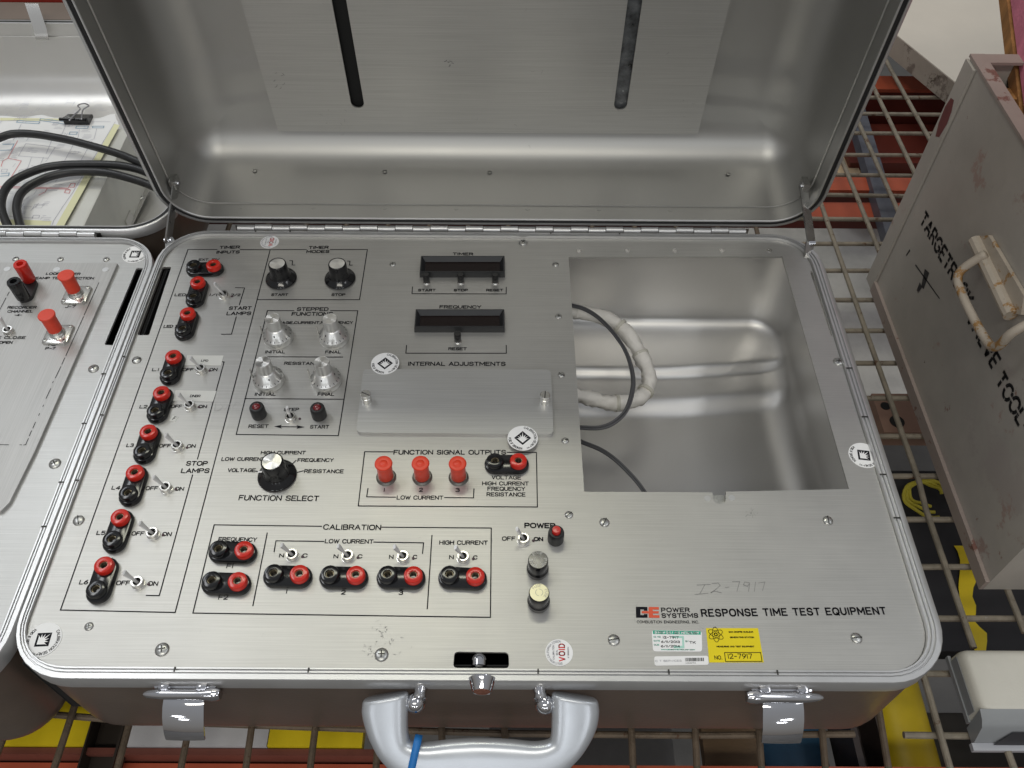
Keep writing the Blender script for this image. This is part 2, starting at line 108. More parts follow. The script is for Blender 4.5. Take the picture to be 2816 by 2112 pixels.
PRINT_GREY = [[(-568.4, 848.1), (-531.7, 841.4), (-533.1, 820.4), (-568.4, 824.3), (-568.4, 848.1)], [(-476.9, 892.4), (-479.3, 852.8), (-480.9, 819.3), (-483.4, 790.5), (-484.8, 759.5), (-488.1, 732.8), (-489.9, 711.5), (-488.9, 702.6)], [(-615.3, 892.6), (-567.8, 896.1)], [(-567.2, 894.2), (-482.4, 892.4)], [(-509.2, 738.7), (-519.2, 738.6), (-519.4, 730.9)], [(-540.2, 853.8), (-538.1, 829.0)], [(-533.8, 887.0), (-531.6, 853.9)], [(-512.3, 857.8), (-512.4, 815.5), (-513.8, 788.4)], [(-492.8, 854.4), (-494.4, 802.1)], [(-587.6, 886.4), (-585.4, 853.3)], [(-572.7, 875.4), (-569.4, 857.1)], [(-552.6, 821.9), (-549.6, 801.4), (-556.7, 798.0)], [(-514.8, 876.1), (-511.3, 861.4), (-512.2, 854.2)], [(-494.7, 878.2), (-491.7, 858.0), (-497.1, 854.4)], [(-578.1, 799.4), (-571.9, 799.5), (-571.0, 794.5), (-577.3, 794.4), (-578.1, 799.4)], [(-557.7, 798.0), (-551.5, 798.0), (-550.7, 793.0), (-557.0, 793.0), (-557.7, 798.0)], [(-538.9, 822.1), (-537.2, 804.9), (-547.2, 806.5)], [(-541.2, 763.7), (-503.1, 762.5)], [(-520.3, 727.8), (-515.7, 740.2)], [(-539.8, 718.5), (-513.1, 715.8)], [(-514.7, 720.3), (-507.8, 720.3), (-507.2, 715.8), (-514.1, 715.8), (-514.7, 720.3)]]
PRINT_YELLOW = [[(-476.9, 888.7), (-469.5, 885.9), (-476.2, 702.7), (-485.0, 702.6)], [(-548.0, 713.9), (-491.9, 711.5), (-490.8, 702.6), (-543.5, 702.0)], [(-617.8, 899.2), (-539.7, 898.3), (-538.2, 893.6), (-615.7, 893.6)]]
BUNDLE = [[62.1, 620.1, -60.0], [77.0, 618.7, -62.0], [100.1, 614.8, -66.0], [117.8, 603.0, -70.0], [128.3, 587.0, -74.0], [135.5, 571.2, -78.0], [140.3, 552.0, -80.0], [139.2, 537.2, -82.0], [128.3, 522.1, -82.0], [111.9, 514.5, -80.0], [96.1, 512.9, -78.0], [80.6, 516.1, -76.0], [65.0, 517.7, -72.0], [55.6, 518.0, -70.0]]
GREYW1 = [[61.4, 617.2, -50.0], [75.8, 611.7, -50.0], [89.6, 599.7, -50.0], [102.7, 580.3, -50.0], [112.2, 559.3, -50.0], [116.7, 538.9, -50.0], [117.6, 517.2, -50.0], [113.2, 496.1, -50.0], [105.9, 479.3, -50.0], [93.3, 466.5, -50.0], [79.9, 461.4, -50.0], [64.0, 461.8, -50.0], [52.5, 462.6, -50.0]]
GREYW2 = [[55.8, 459.1, -60.0], [67.1, 452.1, -60.0], [82.6, 444.3, -60.0], [94.9, 434.1, -60.0], [106.6, 419.8, -60.0], [115.3, 406.6, -60.0], [122.3, 392.1, -60.0], [124.4, 385.7, -60.0]]

# ---------------------------------------------------------------- materials
MATS = {}
def mat(name, color, rough=.5, metal=0., noise=None, bump=None, brushed=None, spec=.5, coat=0., emis=None, spots=None, bright=None):
    """noise=(scale, amount[, stretch]); bump=(scale, strength); brushed=(angle axis 0 x /1 y, amount); spots=(scale, threshold, colour)"""
    m = bpy.data.materials.new(name); m.use_nodes = True; nt = m.node_tree; N = nt.nodes; Lk = nt.links
    b = N['Principled BSDF']; b.inputs['Roughness'].default_value = rough; b.inputs['Metallic'].default_value = metal
    b.inputs['Specular IOR Level'].default_value = spec; b.inputs['Coat Weight'].default_value = coat
    b.inputs['Base Color'].default_value = (*color, 1)
    tc = N.new('ShaderNodeTexCoord'); src = None
    if noise:
        mp = N.new('ShaderNodeMapping'); Lk.new(tc.outputs['Object'], mp.inputs[0]); mp.inputs['Scale'].default_value = noise[2] if len(noise) > 2 else (1, 1, 1)
        n = N.new('ShaderNodeTexNoise'); n.inputs['Scale'].default_value = noise[0]; n.inputs['Detail'].default_value = 8; n.inputs['Roughness'].default_value = .65
        Lk.new(mp.outputs[0], n.inputs['Vector'])
        mr = N.new('ShaderNodeMapRange'); mr.inputs[1].default_value = .3; mr.inputs[2].default_value = .7
        mr.inputs[3].default_value = 1 - noise[1]; mr.inputs[4].default_value = 1 + noise[1]; Lk.new(n.outputs['Fac'], mr.inputs[0])
        mx = N.new('ShaderNodeMix'); mx.data_type = 'RGBA'; mx.blend_type = 'MULTIPLY'; mx.inputs[0].default_value = 1
        mx.inputs[6].default_value = (*color, 1); Lk.new(mr.outputs[0], mx.inputs[7]); src = mx.outputs[2]
        r2 = N.new('ShaderNodeMapRange'); r2.inputs[1].default_value = .3; r2.inputs[2].default_value = .7
        r2.inputs[3].default_value = rough * .88; r2.inputs[4].default_value = min(1, rough * 1.12); Lk.new(n.outputs['Fac'], r2.inputs[0]); Lk.new(r2.outputs[0], b.inputs['Roughness'])
    if spots:
        lst = spots if isinstance(spots, list) else [spots]
        for k, (sc, th, colr) in enumerate(lst):
            mp = N.new('ShaderNodeMapping'); Lk.new(tc.outputs['Object'], mp.inputs[0]); mp.inputs['Location'].default_value = (k * 3.1 + .7, k * 1.7, k)
            n = N.new('ShaderNodeTexNoise'); n.inputs['Scale'].default_value = sc; n.inputs['Detail'].default_value = 10; n.inputs['Roughness'].default_value = .7
            Lk.new(mp.outputs[0], n.inputs['Vector'])
            cr = N.new('ShaderNodeMapRange'); cr.inputs[1].default_value = th; cr.inputs[2].default_value = th + .035; cr.clamp = True; Lk.new(n.outputs['Fac'], cr.inputs[0])
            mx = N.new('ShaderNodeMix'); mx.data_type = 'RGBA'; Lk.new(cr.outputs[0], mx.inputs[0])
            if src: Lk.new(src, mx.inputs[6])
            else: mx.inputs[6].default_value = (*color, 1)
            mx.inputs[7].default_value = (*colr, 1); src = mx.outputs[2]
    if src: Lk.new(src, b.inputs['Base Color'])
    last = None
    if brushed:
        mp = N.new('ShaderNodeMapping'); Lk.new(tc.outputs['Object'], mp.inputs[0])
        mp.inputs['Scale'].default_value = (14, 1500, 300) if brushed[0] == 0 else ((1500, 14, 300) if brushed[0] == 1 else (14, 300, 1500))
        n = N.new('ShaderNodeTexNoise'); n.inputs['Scale'].default_value = 1; n.inputs['Detail'].default_value = 4; Lk.new(mp.outputs[0], n.inputs['Vector'])
        bp = N.new('ShaderNodeBump'); bp.inputs['Strength'].default_value = brushed[1]; bp.inputs['Distance'].default_value = .0004
        Lk.new(n.outputs['Fac'], bp.inputs['Height']); Lk.new(bp.outputs[0], b.inputs['Normal']); last = bp
        mr = N.new('ShaderNodeMapRange'); mr.inputs[1].default_value = .3; mr.inputs[2].default_value = .7; mr.inputs[3].default_value = .90; mr.inputs[4].default_value = 1.07
        Lk.new(n.outputs['Fac'], mr.inputs[0]); mx = N.new('ShaderNodeMix'); mx.data_type = 'RGBA'; mx.blend_type = 'MULTIPLY'; mx.inputs[0].default_value = 1
        if src: Lk.new(src, mx.inputs[6])
        else: mx.inputs[6].default_value = (*color, 1)
        Lk.new(mr.outputs[0], mx.inputs[7]); Lk.new(mx.outputs[2], b.inputs['Base Color'])
    if bump:
        n = N.new('ShaderNodeTexNoise'); n.inputs['Scale'].default_value = bump[0]; n.inputs['Detail'].default_value = 6; Lk.new(tc.outputs['Object'], n.inputs['Vector'])
        bp = N.new('ShaderNodeBump'); bp.inputs['Strength'].default_value = bump[1]; bp.inputs['Distance'].default_value = .002
        Lk.new(n.outputs['Fac'], bp.inputs['Height']); Lk.new(bp.outputs[0], b.inputs['Normal'])
        if last: Lk.new(last.outputs[0], bp.inputs['Normal'])
    MATS[name] = m; return m
M = mat
PANEL = M('brushed_aluminium_panel', (.515, .508, .485), .43, .74, noise=(9, .06), brushed=(0, .07), spots=[(240, .775, (.36, .35, .33))])
PANEL2 = M('satin_aluminium_plate', (.53, .53, .52), .43, .7, noise=(6, .04), brushed=(0, .05))
SUBP = M('greyed_aluminium_panel', (.47, .465, .455), .46, .6, noise=(6, .05), brushed=(1, .06))
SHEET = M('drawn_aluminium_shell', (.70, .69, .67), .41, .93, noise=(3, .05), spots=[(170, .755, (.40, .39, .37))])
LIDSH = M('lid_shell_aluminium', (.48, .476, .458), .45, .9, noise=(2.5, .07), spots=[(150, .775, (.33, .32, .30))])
PLATE = M('lid_plate_brushed', (.52, .516, .495), .46, .75, noise=(4, .03), brushed=(2, .07))
RIM = M('rim_extrusion', (.62, .62, .62), .36, .75, noise=(30, .05), spots=[(90, .73, (.45, .44, .42))])
OUTER = M('skin_with_brown_reflection', (.25, .20, .165), .36, .72, noise=(9, .14), bump=(400, .08))  # aluminium skin with its brown reflections put into the base colour
SEAL = M('black_rubber_seal', (.012, .012, .013), .55)
CHROME = M('chrome', (.60, .60, .62), .05, 1.)
NICKEL = M('nickel', (.70, .69, .66), .27, 1.)
LEVER = M('plated_lever', (.78, .78, .78), .38, .45)
CAPREFL = M('painted_lamp_reflection', (.66, .63, .44), .35, .7, spots=[(180, .66, (.2, .18, .12))])  # yellowish lamp reflection as a colour, for the second fuse cap
BRASS = M('dull_brass', (.32, .27, .18), .4, .9)
COLLAR = M('tarnished_collar', (.20, .19, .175), .4, .9)
STEELD = M('dull_zinc_screw', (.52, .52, .50), .33, 1., noise=(400, .2))
SLOT = M('screw_slot_dark', (.05, .048, .045), .5, .6)
BLACK = M('black_bakelite', (.009, .009, .010), .13)
BLACKM = M('black_matt_plastic', (.013, .013, .014), .45, noise=(100, .3))
REDP = M('red_plastic', (.60, .024, .014), .18, noise=(120, .05))
REDC = M('red_orange_cap_plastic', (.72, .050, .018), .38, noise=(150, .08))
REDL = M('dark_red_lens', (.16, .006, .010), .08, coat=.6)
REDB = M('bright_red_lens', (.55, .02, .015), .2)
SPUN = M('spun_aluminium', (.76, .76, .74), .33, .9)
INK = M('black_ink', (.008, .008, .012), .75, spec=.2)
INKG = M('grey_pencil', (.24, .235, .23), .6)
INKF = M('faint_pencil', (.42, .415, .40), .6)
WHITE = M('white_sticker', (.90, .90, .90), .5, noise=(60, .03))
WLAB = M('white_tape', (.70, .70, .66), .55, noise=(80, .04))
REDI = M('red_ink', (.70, .05, .05), .6)
GREENI = M('green_ink', (.03, .42, .28), .6)
GREENP = M('pale_green_ink', (.42, .72, .62), .6)
LOGOR = M('orange_red_ink', (.72, .10, .04), .5)
YEL = M('yellow_sticker', (.82, .66, .0), .45, noise=(60, .04))
GREYT = M('grey_ink', (.45, .45, .48), .6)
DARKIN = M('black_inside', (.006, .006, .006), .8)
DISPF = M('display_frame', (.020, .021, .023), .40, noise=(200, .15))
DISPW = M('display_window', (.007, .0015, .0015), .25, spec=.25)
HANDLE = M('silver_cast_handle', (.53, .555, .59), .31, .55, noise=(20, .07), spots=[(50, .69, (.30, .31, .33)), (16, .72, (.36, .37, .40))])
BLUE = M('blue_nylon', (.015, .17, .50), .5)
COPPER = M('copper_key_face', (.42, .17, .11), .4, .8)
WIRE = M('rusty_galvanised_wire', (.17, .128, .09), .65, .35, noise=(60, .3), bump=(500, .3), spots=[(70, .60, (.095, .045, .022)), (160, .66, (.24, .225, .20))])
WIRE2 = M('tan_grey_wire', (.27, .235, .185), .65, .3, noise=(60, .3), bump=(500, .3), spots=[(60, .60, (.13, .07, .04)), (160, .64, (.34, .32, .28))])
TOOLB = M('worn_grey_paint', (.42, .39, .35), .42, noise=(6, .16), bump=(60, .12), spots=[(6, .56, (.39, .35, .32)), (16, .62, (.36, .27, .235)), (34, .655, (.27, .17, .14)), (75, .69, (.12, .08, .065))])
TOOLE = M('chipped_primer_edge', (.34, .28, .25), .5, noise=(14, .1), spots=[(34, .57, (.20, .10, .08)), (60, .66, (.10, .05, .03))])
TOOLR = M('exposed_red_primer', (.16, .050, .048), .6, noise=(50, .2))
RUST = M('rust_stained_cream_paint', (.46, .40, .33), .5, noise=(25, .15), spots=[(38, .55, (.36, .20, .07)), (90, .68, (.12, .05, .03))])
STENCIL = M('black_stencil_paint', (.028, .027, .028), .6, noise=(90, .6), spots=[(140, .60, (.20, .18, .17))])
CREAM = M('cream_painted_steel', (.68, .62, .54), .40, noise=(5, .06), spots=[(60, .745, (.34, .27, .22))])
CREAMS = M('dirty_cream_skirt', (.38, .33, .28), .5, noise=(12, .2), spots=[(18, .56, (.20, .165, .14)), (34, .58, (.10, .08, .06))])
WOOD = M('weathered_wood', (.33, .16, .055), .55, noise=(22, .4, (6, 6, .6)))
FOAM = M('pink_foam', (.60, .19, .27), .85, noise=(30, .2, (3, 3, .15)), bump=(300, .4))
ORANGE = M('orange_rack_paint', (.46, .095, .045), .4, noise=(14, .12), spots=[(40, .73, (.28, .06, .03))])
SHADERED = M('shaded_beam_red', (.13, .022, .014), .5, noise=(14, .2))  # shaded side of the rack beams, shade put into the red
BRRED = M('brown_red_steel', (.17, .052, .035), .5, noise=(14, .2))
YELP = M('yellow_paint', (.80, .60, .015), .42, noise=(12, .12), spots=[(30, .73, (.45, .30, .02))])
YELO = M('yellow_rope', (.60, .52, .05), .6)
WHP = M('white_scuffed_panel', (.58, .57, .58), .5, noise=(14, .12), bump=(60, .2))
BLUEP = M('blue_worn_paint', (.035, .13, .24), .5, noise=(14, .25), spots=[(30, .69, (.28, .26, .16))])
TANW = M('tan_board', (.48, .36, .23), .6, noise=(12, .3, (6, .7, 1)))
BRNW = M('brown_board', (.17, .11, .06), .6, noise=(12, .35, (1, 6, 1)))
SLATE = M('slate_blue_steel', (.10, .105, .13), .5, noise=(14, .2))
CONC = M('concrete_floor', (.13, .125, .12), .8, noise=(4, .35), bump=(30, .4))
DEVB = M('beige_instrument_plastic', (.60, .58, .52), .45, noise=(30, .03), bump=(500, .1))
DEVG = M('grey_bezel_plastic', (.26, .27, .28), .4, noise=(30, .05))
DEVS = M('pale_grey_trim', (.42, .43, .46), .35)
DEVD = M('dark_bezel_window', (.035, .034, .038), .45)
PAPER_M = M('white_paper', (.86, .86, .86), .7, noise=(10, .03))
PAPY = M('pale_yellow_print', (.78, .77, .50), .7)
PRR = M('red_print_line', (.74, .30, .32), .7)
PRB = M('blue_print_line', (.36, .50, .62), .7)
PRG = M('grey_print_line', (.50, .50, .56), .7)
CABLE = M('black_cable_jacket', (.015, .015, .016), .38, noise=(60, .3))
GCABLE = M('grey_cable_jacket', (.10, .10, .105), .45)
SLEEVE = M('white_wrinkled_sleeve', (.84, .81, .75), .6, noise=(60, .1), bump=(45, .8))
SLTIE = M('clear_cable_tie', (.62, .60, .52), .35)
BRKT = M('dull_grey_sheet', (.62, .62, .58), .5, .1, noise=(12, .08), spots=[(14, .68, (.42, .36, .20))])
STAY = M('steel_stay', (.42, .42, .41), .28, 1., noise=(60, .2))
JUNK = M('clear_bag_of_parts', (.09, .095, .10), .3, noise=(70, .9), spots=[(60, .62, (.30, .30, .30))])

# ---------------------------------------------------------------- mesh helpers (millimetres in, metres out)
class MB:
    def __init__(s): s.v = []; s.f = []; s.m = []
    def add(s, vs, fs, mi=0):
        o = len(s.v); s.v += [tuple(v) for v in vs]
        for f in fs: s.f.append(tuple(i + o for i in f)); s.m.append(mi)
        return s
    def box(s, x0, x1, y0, y1, z0, z1, mi=0):
        vs = [(x, y, z) for z in (z0, z1) for y in (y0, y1) for x in (x0, x1)]
        return s.add(vs, [(0, 2, 3, 1), (4, 5, 7, 6), (0, 1, 5, 4), (2, 6, 7, 3), (0, 4, 6, 2), (1, 3, 7, 5)], mi)
    def bbox(s, x0, x1, y0, y1, z0, z1, b, mi=0):
        """box with chamfered vertical edges and top rim"""
        def ring(i, z): return [(x0 + i + b, y0 + i, z), (x1 - i - b, y0 + i, z), (x1 - i, y0 + i + b, z), (x1 - i, y1 - i - b, z), (x1 - i - b, y1 - i, z), (x0 + i + b, y1 - i, z), (x0 + i, y1 - i - b, z), (x0 + i, y0 + i + b, z)]
        return s.loft([ring(0, z0), ring(0, z1 - b), ring(b * .3, z1 - b * .3), ring(b, z1)], mi)
    def loft(s, rings, mi=0, cap0=True, cap1=True, closed=True):
        n = len(rings[0]); vs = [v for r in rings for v in r]; fs = []
        for i in range(len(rings) - 1):
            for j in range(n if closed else n - 1):
                k = (j + 1) % n; fs.append((i * n + j, i * n + k, (i + 1) * n + k, (i + 1) * n + j))
        if cap0: fs.append(tuple(range(n - 1, -1, -1)))
        if cap1: fs.append(tuple((len(rings) - 1) * n + j for j in range(n)))
        return s.add(vs, fs, mi)
    def lathe(s, prof, n=28, c=(0, 0, 0), mi=0, flute=None):
        """prof [(r, z)...] bottom to top; r=0 closes"""
        rings = []
        for r, z in prof:
            ring = []
            for j in range(n):
                a = 2 * PI * j / n; rr = r
                if flute and z > flute[1] and z < flute[2] and j % 2: rr -= flute[0]
                ring.append((c[0] + rr * math.cos(a), c[1] + rr * math.sin(a), c[2] + z))
            rings.append(ring)
        return s.loft(rings, mi)
    def tube(s, pts, r, n=10, mi=0, cap=True, rf=None):
        pts = [Vector(p) for p in pts]; rings = []; up = None
        for i, p in enumerate(pts):
            d = (pts[min(i + 1, len(pts) - 1)] - pts[max(i - 1, 0)]).normalized()
            if up is None: up = Vector((0, 0, 1)) if abs(d.z) < .9 else Vector((1, 0, 0))
            a = d.cross(up).normalized(); b = a.cross(d).normalized(); up = b
            rr = rf(i / (len(pts) - 1)) if rf else r
            rings.append([tuple(p + (a * math.cos(2 * PI * j / n) + b * math.sin(2 * PI * j / n)) * rr) for j in range(n)])
        return s.loft(rings, mi, cap, cap)
    def poly(s, pts, z0, z1, mi=0):
        """convex-ish outline (counter clockwise from above) as a slab"""
        n = len(pts); A = sum(pts[i][0] * pts[(i + 1) % n][1] - pts[(i + 1) % n][0] * pts[i][1] for i in range(n))
        if A < 0: pts = pts[::-1]
        return s.loft([[(x, y, z0) for x, y in pts], [(x, y, z1) for x, y in pts]], mi)
    def stroke(s, pts, w, z, mi=0, ext=True):
        for a, b in zip(pts, pts[1:]):
            dx, dy = b[0] - a[0], b[1] - a[1]; L = math.hypot(dx, dy)
            if L < 1e-6: continue
            ux, uy = dx / L, dy / L; e = w * .38 if ext else 0; nx, ny = -uy * w / 2, ux * w / 2
            ax, ay, bx, by = a[0] - ux * e, a[1] - uy * e, b[0] + ux * e, b[1] + uy * e
            s.add([(ax - nx, ay - ny, z), (bx - nx, by - ny, z), (bx + nx, by + ny, z), (ax + nx, ay + ny, z)], [(0, 1, 2, 3)], mi)
        return s
    def xf(s, M4):
        s.v = [tuple(M4 @ Vector(v)) for v in s.v]; return s
    def mesh(s, name, mats, sharp=34):
        me = bpy.data.meshes.new(name); me.from_pydata([(x * .001, y * .001, z * .001) for x, y, z in s.v], [], s.f)
        for m in (mats if isinstance(mats, (list, tuple)) else [mats]): me.materials.append(m)
        me.polygons.foreach_set('material_index', s.m); me.polygons.foreach_set('use_smooth', [True] * len(s.f))
        me.update(); me.validate()
        if sharp: me.set_sharp_from_angle(angle=math.radians(sharp))
        return me
ORG = {}
def link(o): scene.collection.objects.link(o); return o
def thing(name, label, cat, org, group=None):
    o = link(bpy.data.objects.new(name, None)); o.location = [c * .001 for c in org]; o.empty_display_size = .05
    o['label'] = label; o['category'] = cat
    if group: o['group'] = group
    ORG[o.name] = Vector(org); return o
def P(name, mb, mats, parent=None, loc=(0, 0, 0), rz=0., sharp=34, label=None, kind=None):
    """mb may be an MB or a ready mesh (shared). loc is the world place of the mesh's own zero, in mm"""
    me = mb.mesh(name, mats, sharp) if isinstance(mb, MB) else mb
    o = link(bpy.data.objects.new(name, me)); L = Vector(loc)
    if parent is not None: o.parent = parent; o.location = (L - ORG[parent.name]) * .001
    else: o.location = L * .001
    o.rotation_euler = (0, 0, rz); ORG[o.name] = L
    if label: o['label'] = label
    if kind: o['kind'] = kind
    return o
def tag(o, label, cat, group=None):
    o['label'] = label; o['category'] = cat
    if group: o['group'] = group
    return o
def struct(o): o['kind'] = 'structure'; return o

# ---------------------------------------------------------------- single-stroke engraving letters (cap height 6 units)
def S(t): return [[tuple(float(c) for c in p.split(',')) for p in s.split()] for s in t.split(';')]
GL = {
'A': (4.2, S('0,0 2.1,6 4.2,0;.75,2.1 3.45,2.1')), 'B': (3.8, S('0,0 0,6 2.4,6 3.3,5.6 3.5,4.7 3.3,3.6 2.4,3.2 0,3.2;2.4,3.2 3.5,2.8 3.8,1.7 3.5,.5 2.5,0 0,0')),
'C': (4, S('4,1.4 3.5,.5 2.7,0 1.5,0 .6,.6 0,1.8 0,4.2 .6,5.4 1.5,6 2.7,6 3.5,5.5 4,4.6')), 'D': (3.9, S('0,0 0,6 2,6 3.1,5.5 3.9,4.2 3.9,1.8 3.1,.5 2,0 0,0')),
'E': (3.5, S('3.5,0 0,0 0,6 3.5,6;0,3.1 2.9,3.1')), 'F': (3.4, S('0,0 0,6 3.4,6;0,3.1 2.8,3.1')),
'G': (4.1, S('4,4.7 3.5,5.6 2.7,6 1.5,6 .6,5.4 0,4.2 0,1.8 .6,.6 1.5,0 2.7,0 3.6,.6 4.1,1.6 4.1,2.8 2.4,2.8')), 'H': (3.8, S('0,0 0,6;3.8,0 3.8,6;0,3.1 3.8,3.1')),
'I': (.3, S('.15,0 .15,6')), 'J': (2.8, S('2.8,6 2.8,1.4 2.4,.4 1.6,0 .8,.1 .2,.6 0,1.5')), 'K': (3.7, S('0,0 0,6;3.6,6 0,2.4;1.2,3.6 3.7,0')), 'L': (3.1, S('0,6 0,0 3.1,0')),
'M': (4.7, S('0,0 0,6 2.35,1.8 4.7,6 4.7,0')), 'N': (3.9, S('0,0 0,6 3.9,0 3.9,6')), 'O': (4.3, S('1.5,0 .6,.6 0,1.8 0,4.2 .6,5.4 1.5,6 2.8,6 3.7,5.4 4.3,4.2 4.3,1.8 3.7,.6 2.8,0 1.5,0')),
'P': (3.6, S('0,0 0,6 2.4,6 3.3,5.5 3.6,4.5 3.3,3.3 2.4,2.8 0,2.8')), 'Q': (4.3, S('1.5,0 .6,.6 0,1.8 0,4.2 .6,5.4 1.5,6 2.8,6 3.7,5.4 4.3,4.2 4.3,1.8 3.7,.6 2.8,0 1.5,0;2.6,1.6 4.2,-.4')),
'R': (3.7, S('0,0 0,6 2.5,6 3.4,5.5 3.6,4.5 3.4,3.4 2.5,2.9 0,2.9;2.2,2.9 3.7,0')), 'S': (3.7, S('0,1.3 .5,.4 1.4,0 2.5,0 3.4,.5 3.7,1.6 3.3,2.7 .5,3.4 .15,4.5 .5,5.5 1.3,6 2.4,6 3.2,5.6 3.6,4.8')),
'T': (3.8, S('0,6 3.8,6;1.9,0 1.9,6')), 'U': (3.8, S('0,6 0,1.8 .5,.6 1.4,0 2.4,0 3.3,.6 3.8,1.8 3.8,6')), 'V': (4, S('0,6 2,0 4,6')), 'W': (5.4, S('0,6 1.35,0 2.7,5.4 4.05,0 5.4,6')),
'X': (3.8, S('0,0 3.8,6;0,6 3.8,0')), 'Y': (3.8, S('0,6 1.9,3 3.8,6;1.9,3 1.9,0')), 'Z': (3.6, S('0,6 3.6,6 0,0 3.6,0')),
'0': (3.6, S('1.3,0 .4,.7 0,2 0,4 .4,5.3 1.3,6 2.3,6 3.2,5.3 3.6,4 3.6,2 3.2,.7 2.3,0 1.3,0')), '1': (.3, S('.15,0 .15,6')), '2': (3.4, S('0,4.7 .4,5.6 1.2,6 2.3,6 3.1,5.4 3.3,4.4 2.9,3.4 0,0 3.4,0')),
'3': (3.4, S('.1,5.2 .9,6 2.3,6 3.1,5.4 3.2,4.3 2.6,3.4 1.4,3.2;2.6,3.3 3.4,2.3 3.3,1 2.5,0 .9,0 0,.9')), '4': (3.6, S('2.7,0 2.7,6 0,1.8 3.6,1.8')), '5': (3.4, S('3.1,6 .4,6 .1,3.3 1.3,3.8 2.4,3.7 3.3,2.9 3.4,1.6 2.8,.4 1.7,0 .6,.2 0,.9')),
'6': (3.4, S('2.8,6 1.2,4.4 .2,2.7 0,1.6 .4,.5 1.3,0 2.3,0 3.1,.6 3.4,1.7 3,2.9 2,3.4 1,3.2 .2,2.3')), '7': (3.3, S('0,6 3.3,6 1.2,0')), '8': (3.4, S('1.7,3.2 .6,3.7 .2,4.6 .6,5.6 1.7,6 2.8,5.6 3.2,4.6 2.8,3.7 1.7,3.2 .4,2.6 0,1.6 .5,.4 1.7,0 2.9,.4 3.4,1.6 3,2.6 1.7,3.2')),
'9': (3.4, S('.6,0 2.2,1.6 3.2,3.3 3.4,4.4 3,5.5 2.1,6 1.1,6 .3,5.4 0,4.3 .4,3.1 1.4,2.6 2.4,2.8 3.2,3.7')), '-': (2.2, S('0,2.8 2.2,2.8')), '/': (2.6, S('0,0 2.6,6')), '.': (.3, S('0,0 .3,0')), ',': (.4, S('.4,.5 .3,0 0,-.9')), ' ': (1.6, []),
}
def layout(txt, gap=1.35):
    x = 0; out = []
    for ch in txt:
        w, st = GL[ch]; out.append((x, w, st)); x += w + gap
    return out, x - gap
def letters(mb, txt, p0, p1, h, wgt, z, mi=0, gap=1.35):
    """straight line of letters from p0 to p1 (baseline ends), cap height h mm"""
    out, W = layout(txt, gap); dx, dy = p1[0] - p0[0], p1[1] - p0[1]; L = math.hypot(dx, dy); ux, uy = dx / L, dy / L; sx = L / W; sy = (h * .96 - wgt) / 6; p0 = (p0[0] - uy * wgt / 2, p0[1] + ux * wgt / 2)
    for x, w, st in out:
        for s in st:
            mb.stroke([(p0[0] + ux * (x + a) * sx - uy * b * sy, p0[1] + uy * (x + a) * sx + ux * b * sy) for a, b in s], wgt, z, mi)
    return mb
def arc_letters(mb, txt, c, r, a_mid, h, wgt, z, mi=0, inward=False, gap=1.5, squeeze=1.):
    """letters along a circle, tops outwards (or inwards), centred on angle a_mid (degrees, ccw from +x)"""
    out, W = layout(txt, gap); k = h / 6 * squeeze; total = W * k / r; sg = 1 if inward else -1
    a0 = math.radians(a_mid) - sg * total / 2
    for x, w, st in out:
        for s in st:
            pts = []
            for a, b in s:
                ang = a0 + sg * (x + a) * k / r; rr = r + (b * h / 6) * (-1 if inward else 1); pts.append((c[0] + rr * math.cos(ang), c[1] + rr * math.sin(ang)))
            mb.stroke(pts, wgt, z, mi)
    return mb
def disc(mb, c, r, z, n=40, mi=0, h=.25): return mb.loft([[(c[0] + r * math.cos(2 * PI * j / n), c[1] + r * math.sin(2 * PI * j / n), z + q) for j in range(n)] for q in (0, h)], mi, False, True)
def quadmap(q, u, v):
    """bilinear: q = top-left, top-right, bottom-right, bottom-left; v down"""
    a = [q[0][i] * (1 - u) + q[1][i] * u for i in (0, 1)]; b = [q[3][i] * (1 - u) + q[2][i] * u for i in (0, 1)]
    return (a[0] * (1 - v) + b[0] * v, a[1] * (1 - v) + b[1] * v)

# ---------------------------------------------------------------- the attache case shell
W_, H_, RC = 659.0, 459.0, 46.0          # rim outline
def rr(off, cx, cy, z, sy=None, n=9, nx=24, ny=70):
    """rounded rectangle ring, inset by off; cy is the middle"""
    w, h, r = W_ / 2 - off, H_ / 2 - off, max(RC - off, 1.5)
    w = max(w, 3); h = max(h, 3); r = min(r, w - .5, h - .5); P_ = []
    for (qx, qy, a0, m) in ((1, -1, -90, ny), (1, 1, 0, nx), (-1, 1, 90, ny), (-1, -1, 180, nx)):
        for i in range(n + 1):
            a = math.radians(a0 + 90 * i / n); P_.append((qx * (w - r) + r * math.cos(a), qy * (h - r) + r * math.sin(a)))
        b = {(1, -1): (w, h - r), (1, 1): (-(w - r), h), (-1, 1): (-w, -(h - r)), (-1, -1): (w - r, -h)}[(qx, qy)]
        a = P_[-1]
        for i in range(1, m): P_.append((a[0] + (b[0] - a[0]) * i / m, a[1] + (b[1] - a[1]) * i / m))
    return [(cx + x, cy + y, z) for x, y in P_]
def ss(a, b, x): t = max(0, min(1, (x - a) / (b - a))); return t * t * (3 - 2 * t)
def ribs(s): return 16 - 7 * ss(74, 84, s) - 9 * ss(108, 132, s)
